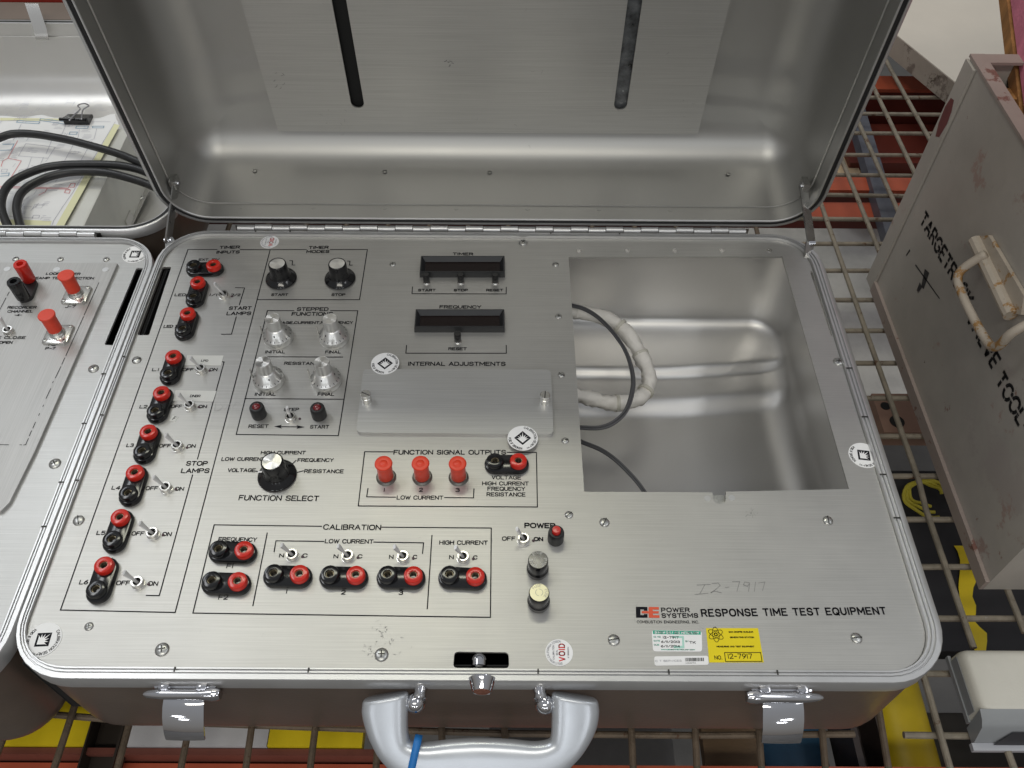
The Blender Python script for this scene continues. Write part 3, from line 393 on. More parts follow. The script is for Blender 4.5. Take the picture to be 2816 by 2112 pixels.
def dish(off0, z_top, depth, R, mi=0, rib=1.0):
    """inner surface: wall from z_top down, fillet R, floor. local frame: hinge edge at y=0, case extends to y=-H_. Normals face the inside"""
    mb = MB(); rings = []
    prof = [(off0, z_top, 0), (off0 + 1, z_top - (depth - R) * .5, 0), (off0 + 2, -(depth - R), 0)]
    for i in range(1, 13): a = PI / 2 * i / 12; prof.append((off0 + 2 + R * (1 - math.cos(a)), -(depth - R) - R * math.sin(a), math.sin(a) ** 1.5))
    o = off0 + 2 + R
    while o < H_ / 2 - 4: o += 3.6; prof.append((min(o, H_ / 2 - 3.2), -depth, 1))
    for off, z, w in prof:
        ring = rr(off, 0, -H_ / 2, z)
        ring = [(x, y, z + w * rib * ribs(-y + 11 * ss(170, 320, abs(x)))) for x, y, z in ring]
        rings.append(ring)
    mb.loft(rings, mi, False, True); return mb
def shell_out(z_top, depth, R, off0=2.5):
    rings = [rr(off0, 0, -H_ / 2, z_top), rr(off0, 0, -H_ / 2, -(depth - R) * .5), rr(off0 + .5, 0, -H_ / 2, -(depth - R))]
    for i in range(1, 11): a = PI / 2 * i / 10; rings.append(rr(off0 + .5 + R * (1 - math.cos(a)), 0, -H_ / 2, -(depth - R) - R * math.sin(a)))
    rings.append(rr(off0 + R + 60, 0, -H_ / 2, -depth)); rings.append(rr(H_ / 2 - 5, 0, -H_ / 2, -depth)); return MB().loft(rings, 0, False, True)
def sq_(pts, o, fl, fr): return [(x - (1 - fl) * o * ss(-W_ / 2 + 60, -W_ / 2 + o, x) + (1 - fr) * o * ss(W_ / 2 - 60, W_ / 2 - o, x), y + .64 * o * ss(-60, -o, y) - .22 * o * ss(-H_ + 60, -H_ + o, y), z) for x, y, z in pts]
def ringprof_base(prof, fl, fr): return MB().loft([sq_(rr(o, 0, -H_ / 2, z), o, fl, fr) for o, z in prof], 0, False, False)
def ringprof(prof): return MB().loft([rr(o, 0, -H_ / 2, z) for o, z in prof], 0, False, False)
def tray(loops, z0, z1, mi=0):
    """flat sheet with holes: loops[0] outline, the others holes"""
    bm = bmesh.new(); edges = []; L = []
    for lp in loops:
        vs = [bm.verts.new((x, y, z1)) for x, y in lp]; L.append(vs)
        for i in range(len(vs)): edges.append(bm.edges.new((vs[i], vs[(i + 1) % len(vs)])))
    bmesh.ops.triangle_fill(bm, use_beauty=True, use_dissolve=False, edges=edges, normal=(0, 0, 1))
    bm.verts.ensure_lookup_table(); bm.verts.index_update(); mb = MB()
    vs = [tuple(v.co) for v in bm.verts]; fs = []
    for f in bm.faces:
        idx = [v.index for v in f.verts]; 
        if f.normal.z < 0: idx = idx[::-1]
        fs.append(tuple(idx))
    mb.add(vs, fs, mi); bm.free()
    for lp in loops:
        n = len(lp); mb.add([(x, y, z1) for x, y in lp] + [(x, y, z0) for x, y in lp], [(i, (i + 1) % n, n + (i + 1) % n, n + i) for i in range(n)], mi)
    return mb
def rot_lid(deg):
    """lid modelled closed over the case frame (rim plane at z=0, body upwards +z), turned about the hinge line y=0 by deg"""
    return Matrix.Rotation(-math.radians(deg), 4, 'X')

def case_shell(t, cx, hy, lid_deg, lid_mat, fl, fr):
    """base shell, rims, seal, hinge and lid, shared by both cases; local frame origin (cx, hy, 0)"""
    o = (cx, hy, 0)
    sh = P('body_shell', shell_out(-11, 140, 40), OUTER, t, o)
    P('inner_shell', dish(8.5, -3, 137, 36), SHEET, sh, o, sharp=0)
    rim = P('rim', ringprof_base([(2.5, -13), (0, -12), (0, 3.2), (.8, 4), (5.2, 4), (5.6, 2.2), (6.6, 2.2), (7, 3.4), (8.4, 3.4), (8.8, 1.6), (9.8, 1.6), (10.2, 3), (11.6, 3), (12, 1.6), (12.3, -3), (9, -5)], fl, fr), RIM, t, o, sharp=50)
    NT = []
    for s_ in (-240, -205, 60, 130): NT.append((s_, s_ + 1.3, -2.0, -.3, 4.05, 4.3))
    for s_ in (-210, -118, 40, 130, 205): NT.append((s_, s_ + 1.1, -H_ + 5.6, -H_ + 9.0, 3.3, 3.7))
    for y_ in (-178, -232, -290, -330): NT.append((W_ / 2 - 11.5, W_ / 2 - 5.6, y_, y_ + 1.2, 3.35, 3.8))
    for y_ in (-170, -235, -300): NT.append((-W_ / 2 + 5.6, -W_ / 2 + 11.5, y_, y_ + 1.2, 3.35, 3.8))
    for q in NT:
        if q[1] < -W_ / 2 + 20: q = (-W_ / 2 + 5.6 * fl, -W_ / 2 + 11.5 * fl, *q[2:])
        if q[0] > W_ / 2 - 20: q = (W_ / 2 - 11.5 * fr, W_ / 2 - 5.6 * fr, *q[2:])
        P('notch', MB().box(*q), SLOT, rim, o)
    # hinge
    hg = P('piano_hinge', MB().box(-262, 264, .3, 1.6, -12, 2).box(-262, 264, 7.2, 7.8, -2, 4), STEELD, t, (cx, hy, 0))
    kn = MB().tube([(-8.6, 0, 0), (8.6, 0, 0)], 3.1, 12).mesh('hinge_knuckle', RIM)
    for i in range(29): P('hinge_knuckle', kn, None, hg, (cx - 250 + i * 17.9, hy + 4.4 + (.5 if i % 2 else -.2), 3.4 + (.6 if i % 2 else 0)))
    # lid: closed pose has rim plane z=0 and shell above; mirror of a dish
    Z = Matrix.Scale(-1, 4, (0, 0, 1)); Rl = rot_lid(lid_deg); off = Vector((0, 0, 4))
    T4 = Matrix.Translation((0, 8, 6)) @ Rl
    def lidpart(name, mb, mats, par, sharp=34):
        mb.xf(T4 @ Z); mb.f = [f[::-1] for f in mb.f]
        return P(name, mb, mats, par, o, sharp=sharp)
    lid = lidpart('lid', shell_out(-10, 108, 38), OUTER, t)
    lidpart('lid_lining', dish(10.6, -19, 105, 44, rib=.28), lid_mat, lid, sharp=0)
    lidpart('lid_rim', ringprof([(2.5, -12), (0, -11), (0, -.8), (.8, 0), (3, 0), (3.2, -2.4), (7, -2.4), (7.2, -.4), (8.4, -.4), (8.8, -1.2)]), RIM, lid, sharp=50)
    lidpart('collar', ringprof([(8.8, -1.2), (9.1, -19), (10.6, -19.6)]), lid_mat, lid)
    lidpart('seal', ringprof([(3.3, -2.2), (3.3, -.9), (4, -.4), (6.2, -.4), (6.9, -.9), (6.9, -2.2)]), SEAL, lid)
    for i in range(8):
        c = -255 + i * 73
        lidpart('rivet', MB().loft([[(c + 2.0 * math.cos(k * PI / 4), -9.0 - .6 * q, -14 + 2.0 * math.sin(k * PI / 4)) for k in range(8)] for q in (0, 1)], 0, False, True), lid_mat, lid)
    return lid, T4 @ Z

# ================================================================ MAIN CASE
CX, HY = -19.5, 668.0
case = thing('equipment_case', 'open aluminium carrying case with its lid raised and a response time test panel', 'equipment case', (CX, HY - H_ / 2, -140), 'aluminium instrument cases side by side')
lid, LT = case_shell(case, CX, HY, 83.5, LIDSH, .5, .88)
def lp(x, s, d): # lid coordinates to world: s up from hinge, d depth behind the rim
    v = LT @ Vector((x - CX, -s, -d)); return (v.x + CX, v.y + HY, v.z)
# pocket plate in lid with two slots
pl_ = tray([[(-240, -45), (-240, -425), (193, -425), (193, -45)],
            *[[(c - 6.5, -430 + 35), (c + 6.5, -430 + 35)] + [(c + 6.5 * math.cos(a), -82 + 6.5 * math.sin(a)) for a in [PI * i / 8 for i in range(9)]] for c in (-153, 109)]], 0, 1.6)
def lidw(mb, d):
    mb.v = [(x - CX, y, -d + z) for x, y, z in mb.v]; mb.xf(LT); mb.f = [f[::-1] for f in mb.f]; return mb
P('pocket_plate', lidw(pl_, 88), PLATE, lid, (CX, HY, 0))
P('dark_slot_backing', lidw(MB().box(-236, 20, -424, -47, -9, -4), 88), DARKIN, lid, (CX, HY, 0))  # black slab added behind the left slot to make it look dark
P('parts_bag', lidw(MB().box(24, 190, -424, -47, -9, -4), 88), JUNK, lid, (CX, HY, 0))
lr = MB()
for x in (-268, -120, -20, 223):
    lr.lathe([(2.3, 0), (2.3, .5), (1.5, .9)], 12)
def lid_marks(specs, name='scuff_marks'):
    for x_, s_, n, sp, sd, ln, w in specs:
        rnd = random.Random(sd); k = MB()
        for _ in range(n):
            a = rnd.uniform(0, PI); x0_, y0_ = x_ + rnd.gauss(0, sp), -s_ + rnd.gauss(0, sp); l_ = rnd.uniform(.3, 1) * ln
            k.stroke([(x0_, y0_), (x0_ + l_ * math.cos(a), y0_ + l_ * math.sin(a)), (x0_ + l_ * math.cos(a + .3) * 1.7, y0_ + l_ * math.sin(a + .3) * 1.7)], w * rnd.uniform(.6, 1.3), 1.75)
        P(name, lidw(k, 88), INKG, lid, (CX, HY, 0), sharp=0, kind='stuff')
lid_marks([(-175, 62, 7, 8, 1, 3, .3), (-60, 130, 5, 3, 2, 2, 1.0), (150, 90, 4, 30, 5, 2, .25), (-222, 110, 8, 4, 6, 2.5, .6), (0, 100, 10, 90, 9, 3, .2)])
rvm = MB().lathe([(2.4, 0), (2.4, .4), (1.6, .9)], 12).mesh('lid_rivet', STEELD)
for x in (-268, -132, -22, 228):
    r_ = P('lid_rivet', rvm, None, lid, lp(x, 13.5, 62)); r_.rotation_euler = (math.radians(-6), 0, 0)
# stays
def bar(p, q, w, th, mbx, wdir=Vector((0, 1, 0))):
    p, q = Vector(p), Vector(q); d = (q - p).normalized(); n = Vector((1, 0, 0)); a = (wdir - d * wdir.dot(d)).normalized()
    n = d.cross(a).normalized(); c = [a * w / 2 + n * th / 2, -a * w / 2 + n * th / 2, -a * w / 2 - n * th / 2, a * w / 2 - n * th / 2]
    p2, q2 = p - d * w * .4, q + d * w * .4
    mbx.loft([[tuple(p2 + k * .6) for k in c], [tuple(p + k) for k in c], [tuple(q + k) for k in c], [tuple(q2 + k * .6) for k in c]])
for sx, top, mid, low in ((-1, (-333, 690, 46), (-344, 652, 4), (-340, 618, -16)), (1, (291, 690, 48), (302, 650, 8), (298, 622, -14))):
    wd = Vector((.35, 1, 0)) if sx < 0 else Vector((1, .5, 0)); m1 = MB(); bar(top, mid, 9, 1.8, m1, wd); bar((mid[0] - sx * 1.8, mid[1], mid[2]), (low[0] - sx * 1.8, low[1], low[2]), 9, 1.8, m1, Vector((1, .4, 0)))
    st = P('lid_stay', m1, STAY, case)
    for q in (top, mid, low): P('pivot_pin', MB().tube([(q[0] - 3.5, q[1], q[2]), (q[0] + 3.5, q[1], q[2])], 2.6, 12), CHROME, st)
    P('stay_bracket', MB().box(top[0] - 5 if sx < 0 else top[0] - 1, top[0] + 1 if sx < 0 else top[0] + 5, top[1] - 5, top[1] + 8, top[2] - 5, top[2] + 5), STEELD, st)

# --- control panel sheet with its openings
def rcorner(q, r=3, n=4):
    """round the corners of a quad"""
    out = []; N_ = len(q)
    for i in range(N_):
        a, b, c = Vector(q[i - 1]), Vector(q[i]), Vector(q[(i + 1) % N_]); u = (a - b).normalized(); v = (c - b).normalized()
        for k in range(n + 1):
            t_ = k / n; out.append(tuple(b + u * r * (1 - t_) ** 2 + v * r * t_ ** 2))
    return out
ol = [(x + CX, y + HY) for x, y, z in sq_(rr(12.6, 0, -H_ / 2, 0, nx=6, ny=6), 12.6, .5, .88)]
clampx = lambda q, lo, hi: [(min(max(x, lo), hi), y) for x, y in q]
SLOT_L = clampx(SLOT_L, CX - W_ / 2 + 7.0, 999); SLOT_R = clampx(SLOT_R, -999, CX + W_ / 2 - 11.8); ymin = HY - H_ + 10.6
SLOT_F = [(x, max(y, ymin)) for x, y in SLOT_F]
SLOT_L = [(x, min(y, HY - 50)) for x, y in SLOT_L]; SLOT_R = [(x, min(y, HY - 50)) for x, y in SLOT_R]
panel = P('control_panel', tray([ol, OPENING, rcorner(SLOT_L, 2), rcorner(SLOT_R, 2), rcorner(SLOT_F, 3)], -2.2, 0), PANEL, case)
# black box added under the left half so the panel slots look dark
ch = MB().box(-338, 46, 222, 652, -92, -90).box(-338.5, -337.5, 222, 652, -90, -3).box(45, 46, 222, 652, -90, -3).box(-337, 45, 222, 223, -90, -3).box(-337, 45, 651, 652, -90, -3)
P('added_dark_box', ch, DARKIN, case)
def txt_obj(spec, z, m, parent, gap=1.35):
    s, p0, p1, h, w = spec
    return P('lettering', letters(MB(), s, p0, p1, h, w * 1.4, z, gap=gap), m, parent, sharp=0)
ZT = .22
for sp in TEXTS: txt_obj(sp, ZT, INK, panel)
for sp in TITLE: txt_obj(sp, ZT, INK, panel, 1.9)
for sp in MAKER + MAKER_SMALL: txt_obj(sp, ZT, INK, panel, 1.6)
for ln in LINES: P('printed_line', MB().stroke(ln, .85, ZT - .02), INK, panel, sharp=0)
for a in ARROWS: P('arrow_head', MB().add([(x, y, ZT) for x, y in a], [(0, 1, 2), (0, 2, 3)]), INK, panel, sharp=0)
pn = MB()
for s in PENCIL: pn.stroke(s, .35, ZT)
P('pencil_number', pn, INKG, panel, sharp=0)
pn = MB()
for s in PENCIL2: pn.stroke(s, .3, ZT)
P('pencil_mark', pn, INKF, panel, sharp=0)
# maker emblem: black C, orange red E
(l0, l1, l2) = LOGO; ux = ((l1[0] - l0[0]) / 100, (l1[1] - l0[1]) / 100); vy = ((l2[0] - l0[0]) / 100, (l2[1] - l0[1]) / 100)
def LQ(mb, x0, y0, x1, y1): mb.add([(l0[0] + ux[0] * x + vy[0] * y, l0[1] + ux[1] * x + vy[1] * y, ZT) for x, y in ((x0, y0), (x1, y0), (x1, y1), (x0, y1))], [(0, 1, 2, 3)])
c_ = MB(); LQ(c_, 0, 0, 19, 100); LQ(c_, 19, 76, 49, 100); LQ(c_, 19, 0, 49, 24); LQ(c_, 34, 64, 49, 76); LQ(c_, 34, 24, 49, 34)
P('emblem', c_, INK, panel, sharp=0)
c_ = MB(); LQ(c_, 54, 0, 72, 100); LQ(c_, 72, 76, 98, 100); LQ(c_, 72, 0, 100, 24); LQ(c_, 72, 40, 97, 61); LQ(c_, 24, 40, 54, 61)
P('emblem', c_, LOGOR, panel, sharp=0)

def scuffs(cx_, cy_, n, spread, seed, parent, m_, ln=3, wd=.25, zz=.12):
    rnd = random.Random(seed); k = MB()
    for _ in range(n):
        x, y = cx_ + rnd.gauss(0, spread), cy_ + rnd.gauss(0, spread); a = rnd.uniform(0, PI); l_ = rnd.uniform(.3, 1) * ln; p_ = [(x, y)]
        for _k in range(3): a += rnd.uniform(-.5, .5); p_.append((p_[-1][0] + l_ / 3 * math.cos(a), p_[-1][1] + l_ / 3 * math.sin(a)))
        if all(-330 < a0 < 290 and 225 < b0 < 655 and not (50 < a0 < 282 and b0 > 350) for a0, b0 in p_): k.stroke(p_, wd * rnd.uniform(.5, 1.3), zz)
    return P('scuff_marks', k, m_, parent, sharp=0, kind='stuff')
sx_, sy_ = SCREWS[5][0] if False else SCREWS[4][0]
scuffs(sx_, sy_ + 12, 26, 6, 3, panel, INKF, 2.4, .45); scuffs(sx_ - 10, sy_ + 2, 12, 4, 4, panel, INKF, 3, .3); scuffs(190, 343, 14, 3, 8, panel, INKG, 3, .22)
scuffs(100, 300, 60, 90, 11, panel, INKF, 5, .16); scuffs(-120, 380, 60, 110, 12, panel, INKF, 4, .14); scuffs(-60, 240, 16, 60, 13, panel, INKF, 4, .2)
# --- banana jacks
n_ = 14
def stadium(L, R, n=12): return [(L + R * math.cos(a), R * math.sin(a)) for a in [-PI / 2 + PI * i / n for i in range(n + 1)]] + [(-L + R * math.cos(a), R * math.sin(a)) for a in [PI / 2 + PI * i / n for i in range(n + 1)]]
def st_l(k, z): return [(x, y, z) for x, y in stadium(9.52, k)]
jb = MB().loft([st_l(8.6, 0), st_l(8.6, 3.2), st_l(8.0, 4.2), st_l(7.2, 4.5)]).mesh('jack_base', BLACK)
sprof = [(6.9, 4), (6.9, 8.2), (6.5, 8.9), (6.0, 9.1), (3.4, 9.1), (3.0, 8.7), (2.9, 6.0)]
def socket_mesh(mm, nm):
    m_ = MB(); m_.loft([[(r * math.cos(2 * PI * j / 28), r * math.sin(2 * PI * j / 28), z) for j in range(28)] for r, z in sprof], 0, False, False)
    m_.loft([[(r * math.cos(2 * PI * j / 20), r * math.sin(2 * PI * j / 20), z) for j in range(20)] for r, z in ((2.9, 7.6), (2.5, 7.6), (2.4, 4.4))], 1, False, False)
    disc(m_, (0, 0), 2.9, 4.2, 16, 2, .1); return m_.mesh(nm, [mm, BRASS, DARKIN])
sr, sb = socket_mesh(REDP, 'red_socket'), socket_mesh(BLACK, 'black_socket')
for b_, r_ in JACKS:
    c = ((b_[0] + r_[0]) / 2, (b_[1] + r_[1]) / 2, 0); a = math.atan2(r_[1] - b_[1], r_[0] - b_[0])
    j = P('banana_jack', jb, None, case, c, a)
    for nm, me, sg in (('red_socket', sr, 1), ('black_socket', sb, -1)):
        o = link(bpy.data.objects.new(nm, me)); o.parent = j; o.location = (sg * .00952, 0, 0)
# --- toggles
tb = MB().lathe([(4.9, 0), (4.9, .4), (4.5, .5), (4.5, 4), (4.2, 4.4), (3.0, 4.4), (2.9, 2.2), (0.01, 2.0)], 24).mesh('toggle_bushing', NICKEL)
def lever_mesh(tx, ty, tz, nm='toggle_lever', flat=True):
    m_ = MB(); p = Vector((0, 0, 2.2)); q = Vector((tx, ty, tz)); d = (q - p).normalized(); a = d.cross(Vector((0, 1, 0))).normalized() * -1; b = d.cross(a).normalized(); rings = []
    for t_, w, h in ((0, 1.0, 1.0), (.35, 1.1, 1.0), (.6, 1.35, 1.1), (.93, 2.05, 1.2), (1, 1.9, 1.05)):
        c = p + (q - p) * t_; rings.append([tuple(c + b * (w * x) + a * (h * y)) for x, y in ((1, .5), (.5, 1), (-.5, 1), (-1, .5), (-1, -.5), (-.5, -1), (.5, -1), (1, -.5))])
    m_.loft(rings); return m_.mesh(nm, LEVER)
lm = lever_mesh(-5.2, .8, 16.5); dk = MB().lathe([(3.0, 2.25), (0.01, 2.3)], 16).mesh('toggle_well', DARKIN); lm2 = lever_mesh(-.8, 1.0, 14.5)
nd = MB(); disc(nd, (0, 0), 1.15, .05, 12, 0, .4); nd = nd.mesh('locating_hole', M('hole_dark', (.07, .04, .05), .6))
for i, (x, y) in enumerate(TOGGLES):
    t_ = P('toggle_switch', tb, None, case, (x, y, 0)); P('toggle_lever', lm2 if i == 7 else lm, None, t_, (x, y, 0)); P('toggle_well', dk, None, t_, (x, y, 0))
    P('locating_hole', nd, None, panel, (x + 7.6, y - .3, 0))
# --- black knobs with spun caps
def knob(x, y, k, hgt, mark=False):
    skirt = MB().lathe([(14.6 * k, .6), (15 * k, 1.4), (14.4 * k, 2.6), (10.6 * k, 4.4), (9.4 * k, 6), (8.9 * k, hgt * .55), (8.5 * k, hgt - 1.2), (8.1 * k, hgt - .3), (7.4 * k, hgt), (7.3 * k, hgt - .5)], 44)
    kb = P('rotary_knob', skirt, BLACK, case, (x, y, 0), sharp=45)
    cp = MB(); n = 40
    # turned face: fine cone sectors so that it glints
    cp.loft([[(r * k * math.cos(2 * PI * j / n), r * k * math.sin(2 * PI * j / n), z) for j in range(n)] for r, z in ((7.25, hgt - .45), (3.5, hgt - .38), (.05, hgt - .25))], 0, False, True)
    P('knob_cap', cp, SPUNF, kb, (x, y, 0), sharp=0)
    if mark: P('pointer_mark', MB().add([(-15 * k, 1.2, 3.0), (-11 * k, -.1, 5.4), (-11 * k, 1.5, 5.4), (-15 * k, 2.6, 3.0)], [(0, 1, 2, 3)]), WHITE, kb, (x, y, 0))
SPUNF = bpy.data.materials.new('turned_face'); SPUNF.use_nodes = True
def _turned():
    nt = SPUNF.node_tree; N = nt.nodes; Lk = nt.links; b = N['Principled BSDF']; b.inputs['Metallic'].default_value = 1; b.inputs['Roughness'].default_value = .3
    b.inputs['Base Color'].default_value = (.86, .85, .82, 1); b.inputs['Anisotropic'].default_value = .95
    tg = N.new('ShaderNodeTangent'); tg.direction_type = 'RADIAL'; tg.axis = 'Z'; Lk.new(tg.outputs[0], b.inputs['Tangent'])
    MATS['turned_face'] = SPUNF
_turned()
for x, y in KNOBS: knob(x, y, 1, 21)
knob(SELECT[0], SELECT[1], 1.04, 22, True)
# --- counting dials
dl = MB().lathe([(13.2, 0), (13.5, .8), (13.5, 5.6), (13.0, 6.4), (10.9, 8.2), (10.6, 9.2), (9.9, 9.8), (8.2, 14.6), (7.2, 15.2), (6.8, 15.6), (6.6, 16.2), (6.7, 26.4), (6.3, 27.0), (6.1, 26.9)], 48).mesh('dial_body', SPUN, 40)
for i, (x, y) in enumerate(DIALS):
    d_ = P('turns_dial', dl, None, case, (x, y, 0))
    tk = MB()
    for k in range(20):
        a = 2 * PI * k / 20 + i; ca, sa = math.cos(a), math.sin(a); px, py = -sa * .25, ca * .25
        tk.add([(12.7 * ca - px, 12.7 * sa - py, 6.9), (12.7 * ca + px, 12.7 * sa + py, 6.9), (11.5 * ca + px, 11.5 * sa + py, 8.0), (11.5 * ca - px, 11.5 * sa - py, 8.0)], [(0, 1, 2, 3)])
        if k % 5 == 0: tk.add([(9.5 * ca - 2 * px, 9.5 * sa - 2 * py, 11.4), (9.5 * ca + 2 * px, 9.5 * sa + 2 * py, 11.4), (8.9 * ca + 2 * px, 8.9 * sa + 2 * py, 13.1), (8.9 * ca - 2 * px, 8.9 * sa - 2 * py, 13.1)], [(0, 1, 2, 3)])
    P('dial_scale', tk, INK, d_, (x, y, 0), sharp=0)
    cp = MB().loft([[(r * math.cos(2 * PI * j / 32), r * math.sin(2 * PI * j / 32), z) for j in range(32)] for r, z in ((6.2, 26.95), (.05, 27.05))], 0, False, True)
    P('knob_cap', cp, SPUNF, d_, (x, y, 0), sharp=0)
    P('brake_lever', MB().box(-14.6, -13.8, 1, 2.4, 1, 15), STEELD, d_, (x, y, 0))
# --- capped connectors
wm = MB().lathe([(8.1, 0), (8.1, 1), (7.4, 1.7), (6.9, 2.4), (5.0, 2.5)], 28).mesh('connector_collar', COLLAR)
cm = MB().lathe([(5.7, 1.6), (6.1, 2.2), (6.0, 15.5), (6.0, 18.6), (6.9, 19.2), (7.1, 20.2), (6.8, 21.2), (6.2, 21.5), (3.2, 21.1), (2.9, 21.4), (.05, 21.4)], 32).mesh('dust_cap', REDC, 50)
for x, y in CAPS:
    c_ = P('signal_connector', wm, None, case, (x, y, 0)); P('dust_cap', cm, None, c_, (x, y, 0))
# --- lamps
ls = MB().lathe([(6.1, 0), (6.3, .6), (6.3, 8.6), (6.0, 11.4), (5.4, 12.4), (3.7, 12.6), (3.5, 11.6)], 36, flute=(.3, .3, 9)).mesh('lamp_housing', BLACKM)
for i, (x, y) in enumerate(LAMPS):
    l_ = P('indicator_lamp', ls, None, case, (x, y, 0))
    if i < 2: P('lamp_lens', MB().lathe([(3.6, 11.8), (3.5, 12.6), (2.8, 13.6), (1.5, 14.2), (.05, 14.4)], 20), REDL, l_, (x, y, 0), sharp=0)
    else: P('lamp_lens', MB().lathe([(3.3, 11.8), (3.3, 15.4), (2.9, 16), (.05, 16.1)], 20), REDB, l_, (x, y, 0))
# --- fuse holders
fm = MB().lathe([(8.0, 0), (8.2, .8), (8.2, 4.6), (7.6, 5.4), (7.3, 7.0), (7.5, 7.6), (7.5, 12), (7.4, 16.6), (6.9, 17.4), (.05, 17.5)], 48, flute=(.22, 7.3, 16.4)).mesh('fuse_holder', BLACK)
for i, (x, y) in enumerate(FUSES):
    f_ = P('fuse_holder', fm, None, case, (x, y, 0)); wt = MB()
    if i == 0:
        for a in (95, -25, 215): arc_letters(wt, 'FUSE', (0, 0), 4.3, a, 2.0, .3, 17.62, squeeze=.9)
    else:
        for a in (110, -10): arc_letters(wt, 'FUSE', (0, 0), 4.3, a, 1.9, .22, 17.62, squeeze=.9)
    r1 = [(2.6 * math.cos(a), 2.6 * math.sin(a)) for a in [math.radians(-60 + 14 * k) for k in range(12)]]; r2 = [(2.6 * math.cos(a), 2.6 * math.sin(a)) for a in [math.radians(125 + 14 * k) for k in range(11)]]
    wt.stroke(r1, .3, 17.62).stroke(r2, .3, 17.62)
    P('lettering', wt, WLAB if i == 0 else INKG, f_, (x, y, 0), sharp=0)
    if i: P('cap_reflection', MB().lathe([(6.7, 17.3), (6.7, 17.56), (.05, 17.58)], 28), CAPREFL, f_, (x, y, 0))  # lamp reflection on this cap, drawn as a pale disc
# --- push buttons
pb = MB().lathe([(3.0, 1.6), (3.2, 2), (3.2, 10.6), (2.9, 11.2), (.05, 11.3)], 20).mesh('push_button', BLACK); pc = MB().lathe([(3.6, 0), (3.6, .6), (3.1, 1.2), (2.9, 1.6)], 20).mesh('button_collar', NICKEL)
for x, y in PUSH: b_ = P('push_button', pb, None, case, (x, y, 0)); P('button_collar', pc, None, b_, (x, y, 0))
# --- displays
for q in DISP:
    cx_, cy_ = sum(a[0] for a in q) / 4, sum(a[1] for a in q) / 4
    def sc(k, z, dy=0): return [(a[0] + (cx_ - a[0]) * 0 + (k if a[0] < cx_ else -k), a[1] + (k if a[1] < cy_ else -k), z) for a in q][::-1]
    f_ = P('display_frame', MB().loft([sc(-.6, 0), sc(-.4, 5.5), sc(0, 7), sc(1.0, 7.2), sc(4.2, 2.6)], 0, False, False), DISPF, case, sharp=20)
    P('display_window', MB().loft([sc(4.1, 2.4), sc(4.2, 2.7)], 0, False, True), DISPW, f_)
# --- adjustment cover with thumb screws
cov = P('adjustment_cover', MB().loft([[(x, y, z) for x, y in rcorner(COVER, 5)][::-1] for z in (0, 3.4, 3.9)], 0, False, True), PANEL2, case)
ts = MB().lathe([(4.2, 0), (4.2, 5.4), (3.8, 5.7), (3.8, 6.2), (4.3, 6.5), (4.3, 9.6), (3.9, 10), (.05, 10)], 32, flute=(.12, 6.6, 9.5)); ts.box(-4.0, 4.0, -.4, .4, 9.6, 10.08, 1)
ts = ts.mesh('thumb_screw', [NICKEL, SLOT])
for i, (x, y) in enumerate(THUMB): P('thumb_screw', ts, None, cov, (x, y, 3.9), .5 if i == 0 else 1.4).rotation_euler[2] = (-.5, 1.5)[i]
# --- screws
def screw_mesh(kind):
    m_ = MB().lathe([(1.0, 0), (1.0, .12), (.93, .28), (.75, .42), (.4, .52), (.01, .55)], 24)
    if kind == 1: m_.box(-.9, .9, -.09, .09, .2, .57, 1)
    else: m_.box(-.5, .5, -.09, .09, .3, .585, 1).box(-.088, .088, -.5, .5, .3, .58, 1)
    return m_.mesh('screw_head', [STEELD, SLOT], 50)
sm = [screw_mesh(0), screw_mesh(1)]
def screws(lst, parent, z=0):
    for (x, y), r, k in lst:
        o = P('screw', sm[k], None, parent, (x, y, z), random.uniform(0, 3)); o.scale = (r, r, r * .8)
screws(SCREWS, panel)
pm = MB().lathe([(2.9, 0), (2.7, .4), (1.6, .5), (1.5, .1), (.01, .05)], 16).mesh('captive_nut', NICKEL)
for x, y in PEMS: P('captive_nut', pm, None, panel, (x, y, 0))
pr = MB(); disc(pr, (0, 0), 2.6, 0, 20, 0, .25); pr = pr.mesh('spot_rivet', RIM)
for x, y in RIVETS: P('spot_rivet', pr, None, panel, (x, y, 0))
ly = (RIVETS[0][0] + RIVETS[1][0]) / 2
P('catch_tongue', MB().box(ly - 5.5, ly + 5.5, RIVETS[0][1] - 9, RIVETS[0][1] + 6, -6, -4.8), STEELD, case)
# --- tape labels
lt = iter(LABEL_TEXT)
for q, m_ in ((LABEL_LPD, WLAB), (LABEL_DNBR, WLAB), (LABEL_F, WLAB)):
    P('tape_label', MB().poly(q, 0, .34), m_, panel)
    txt_obj(next(lt), .45, INK, panel)
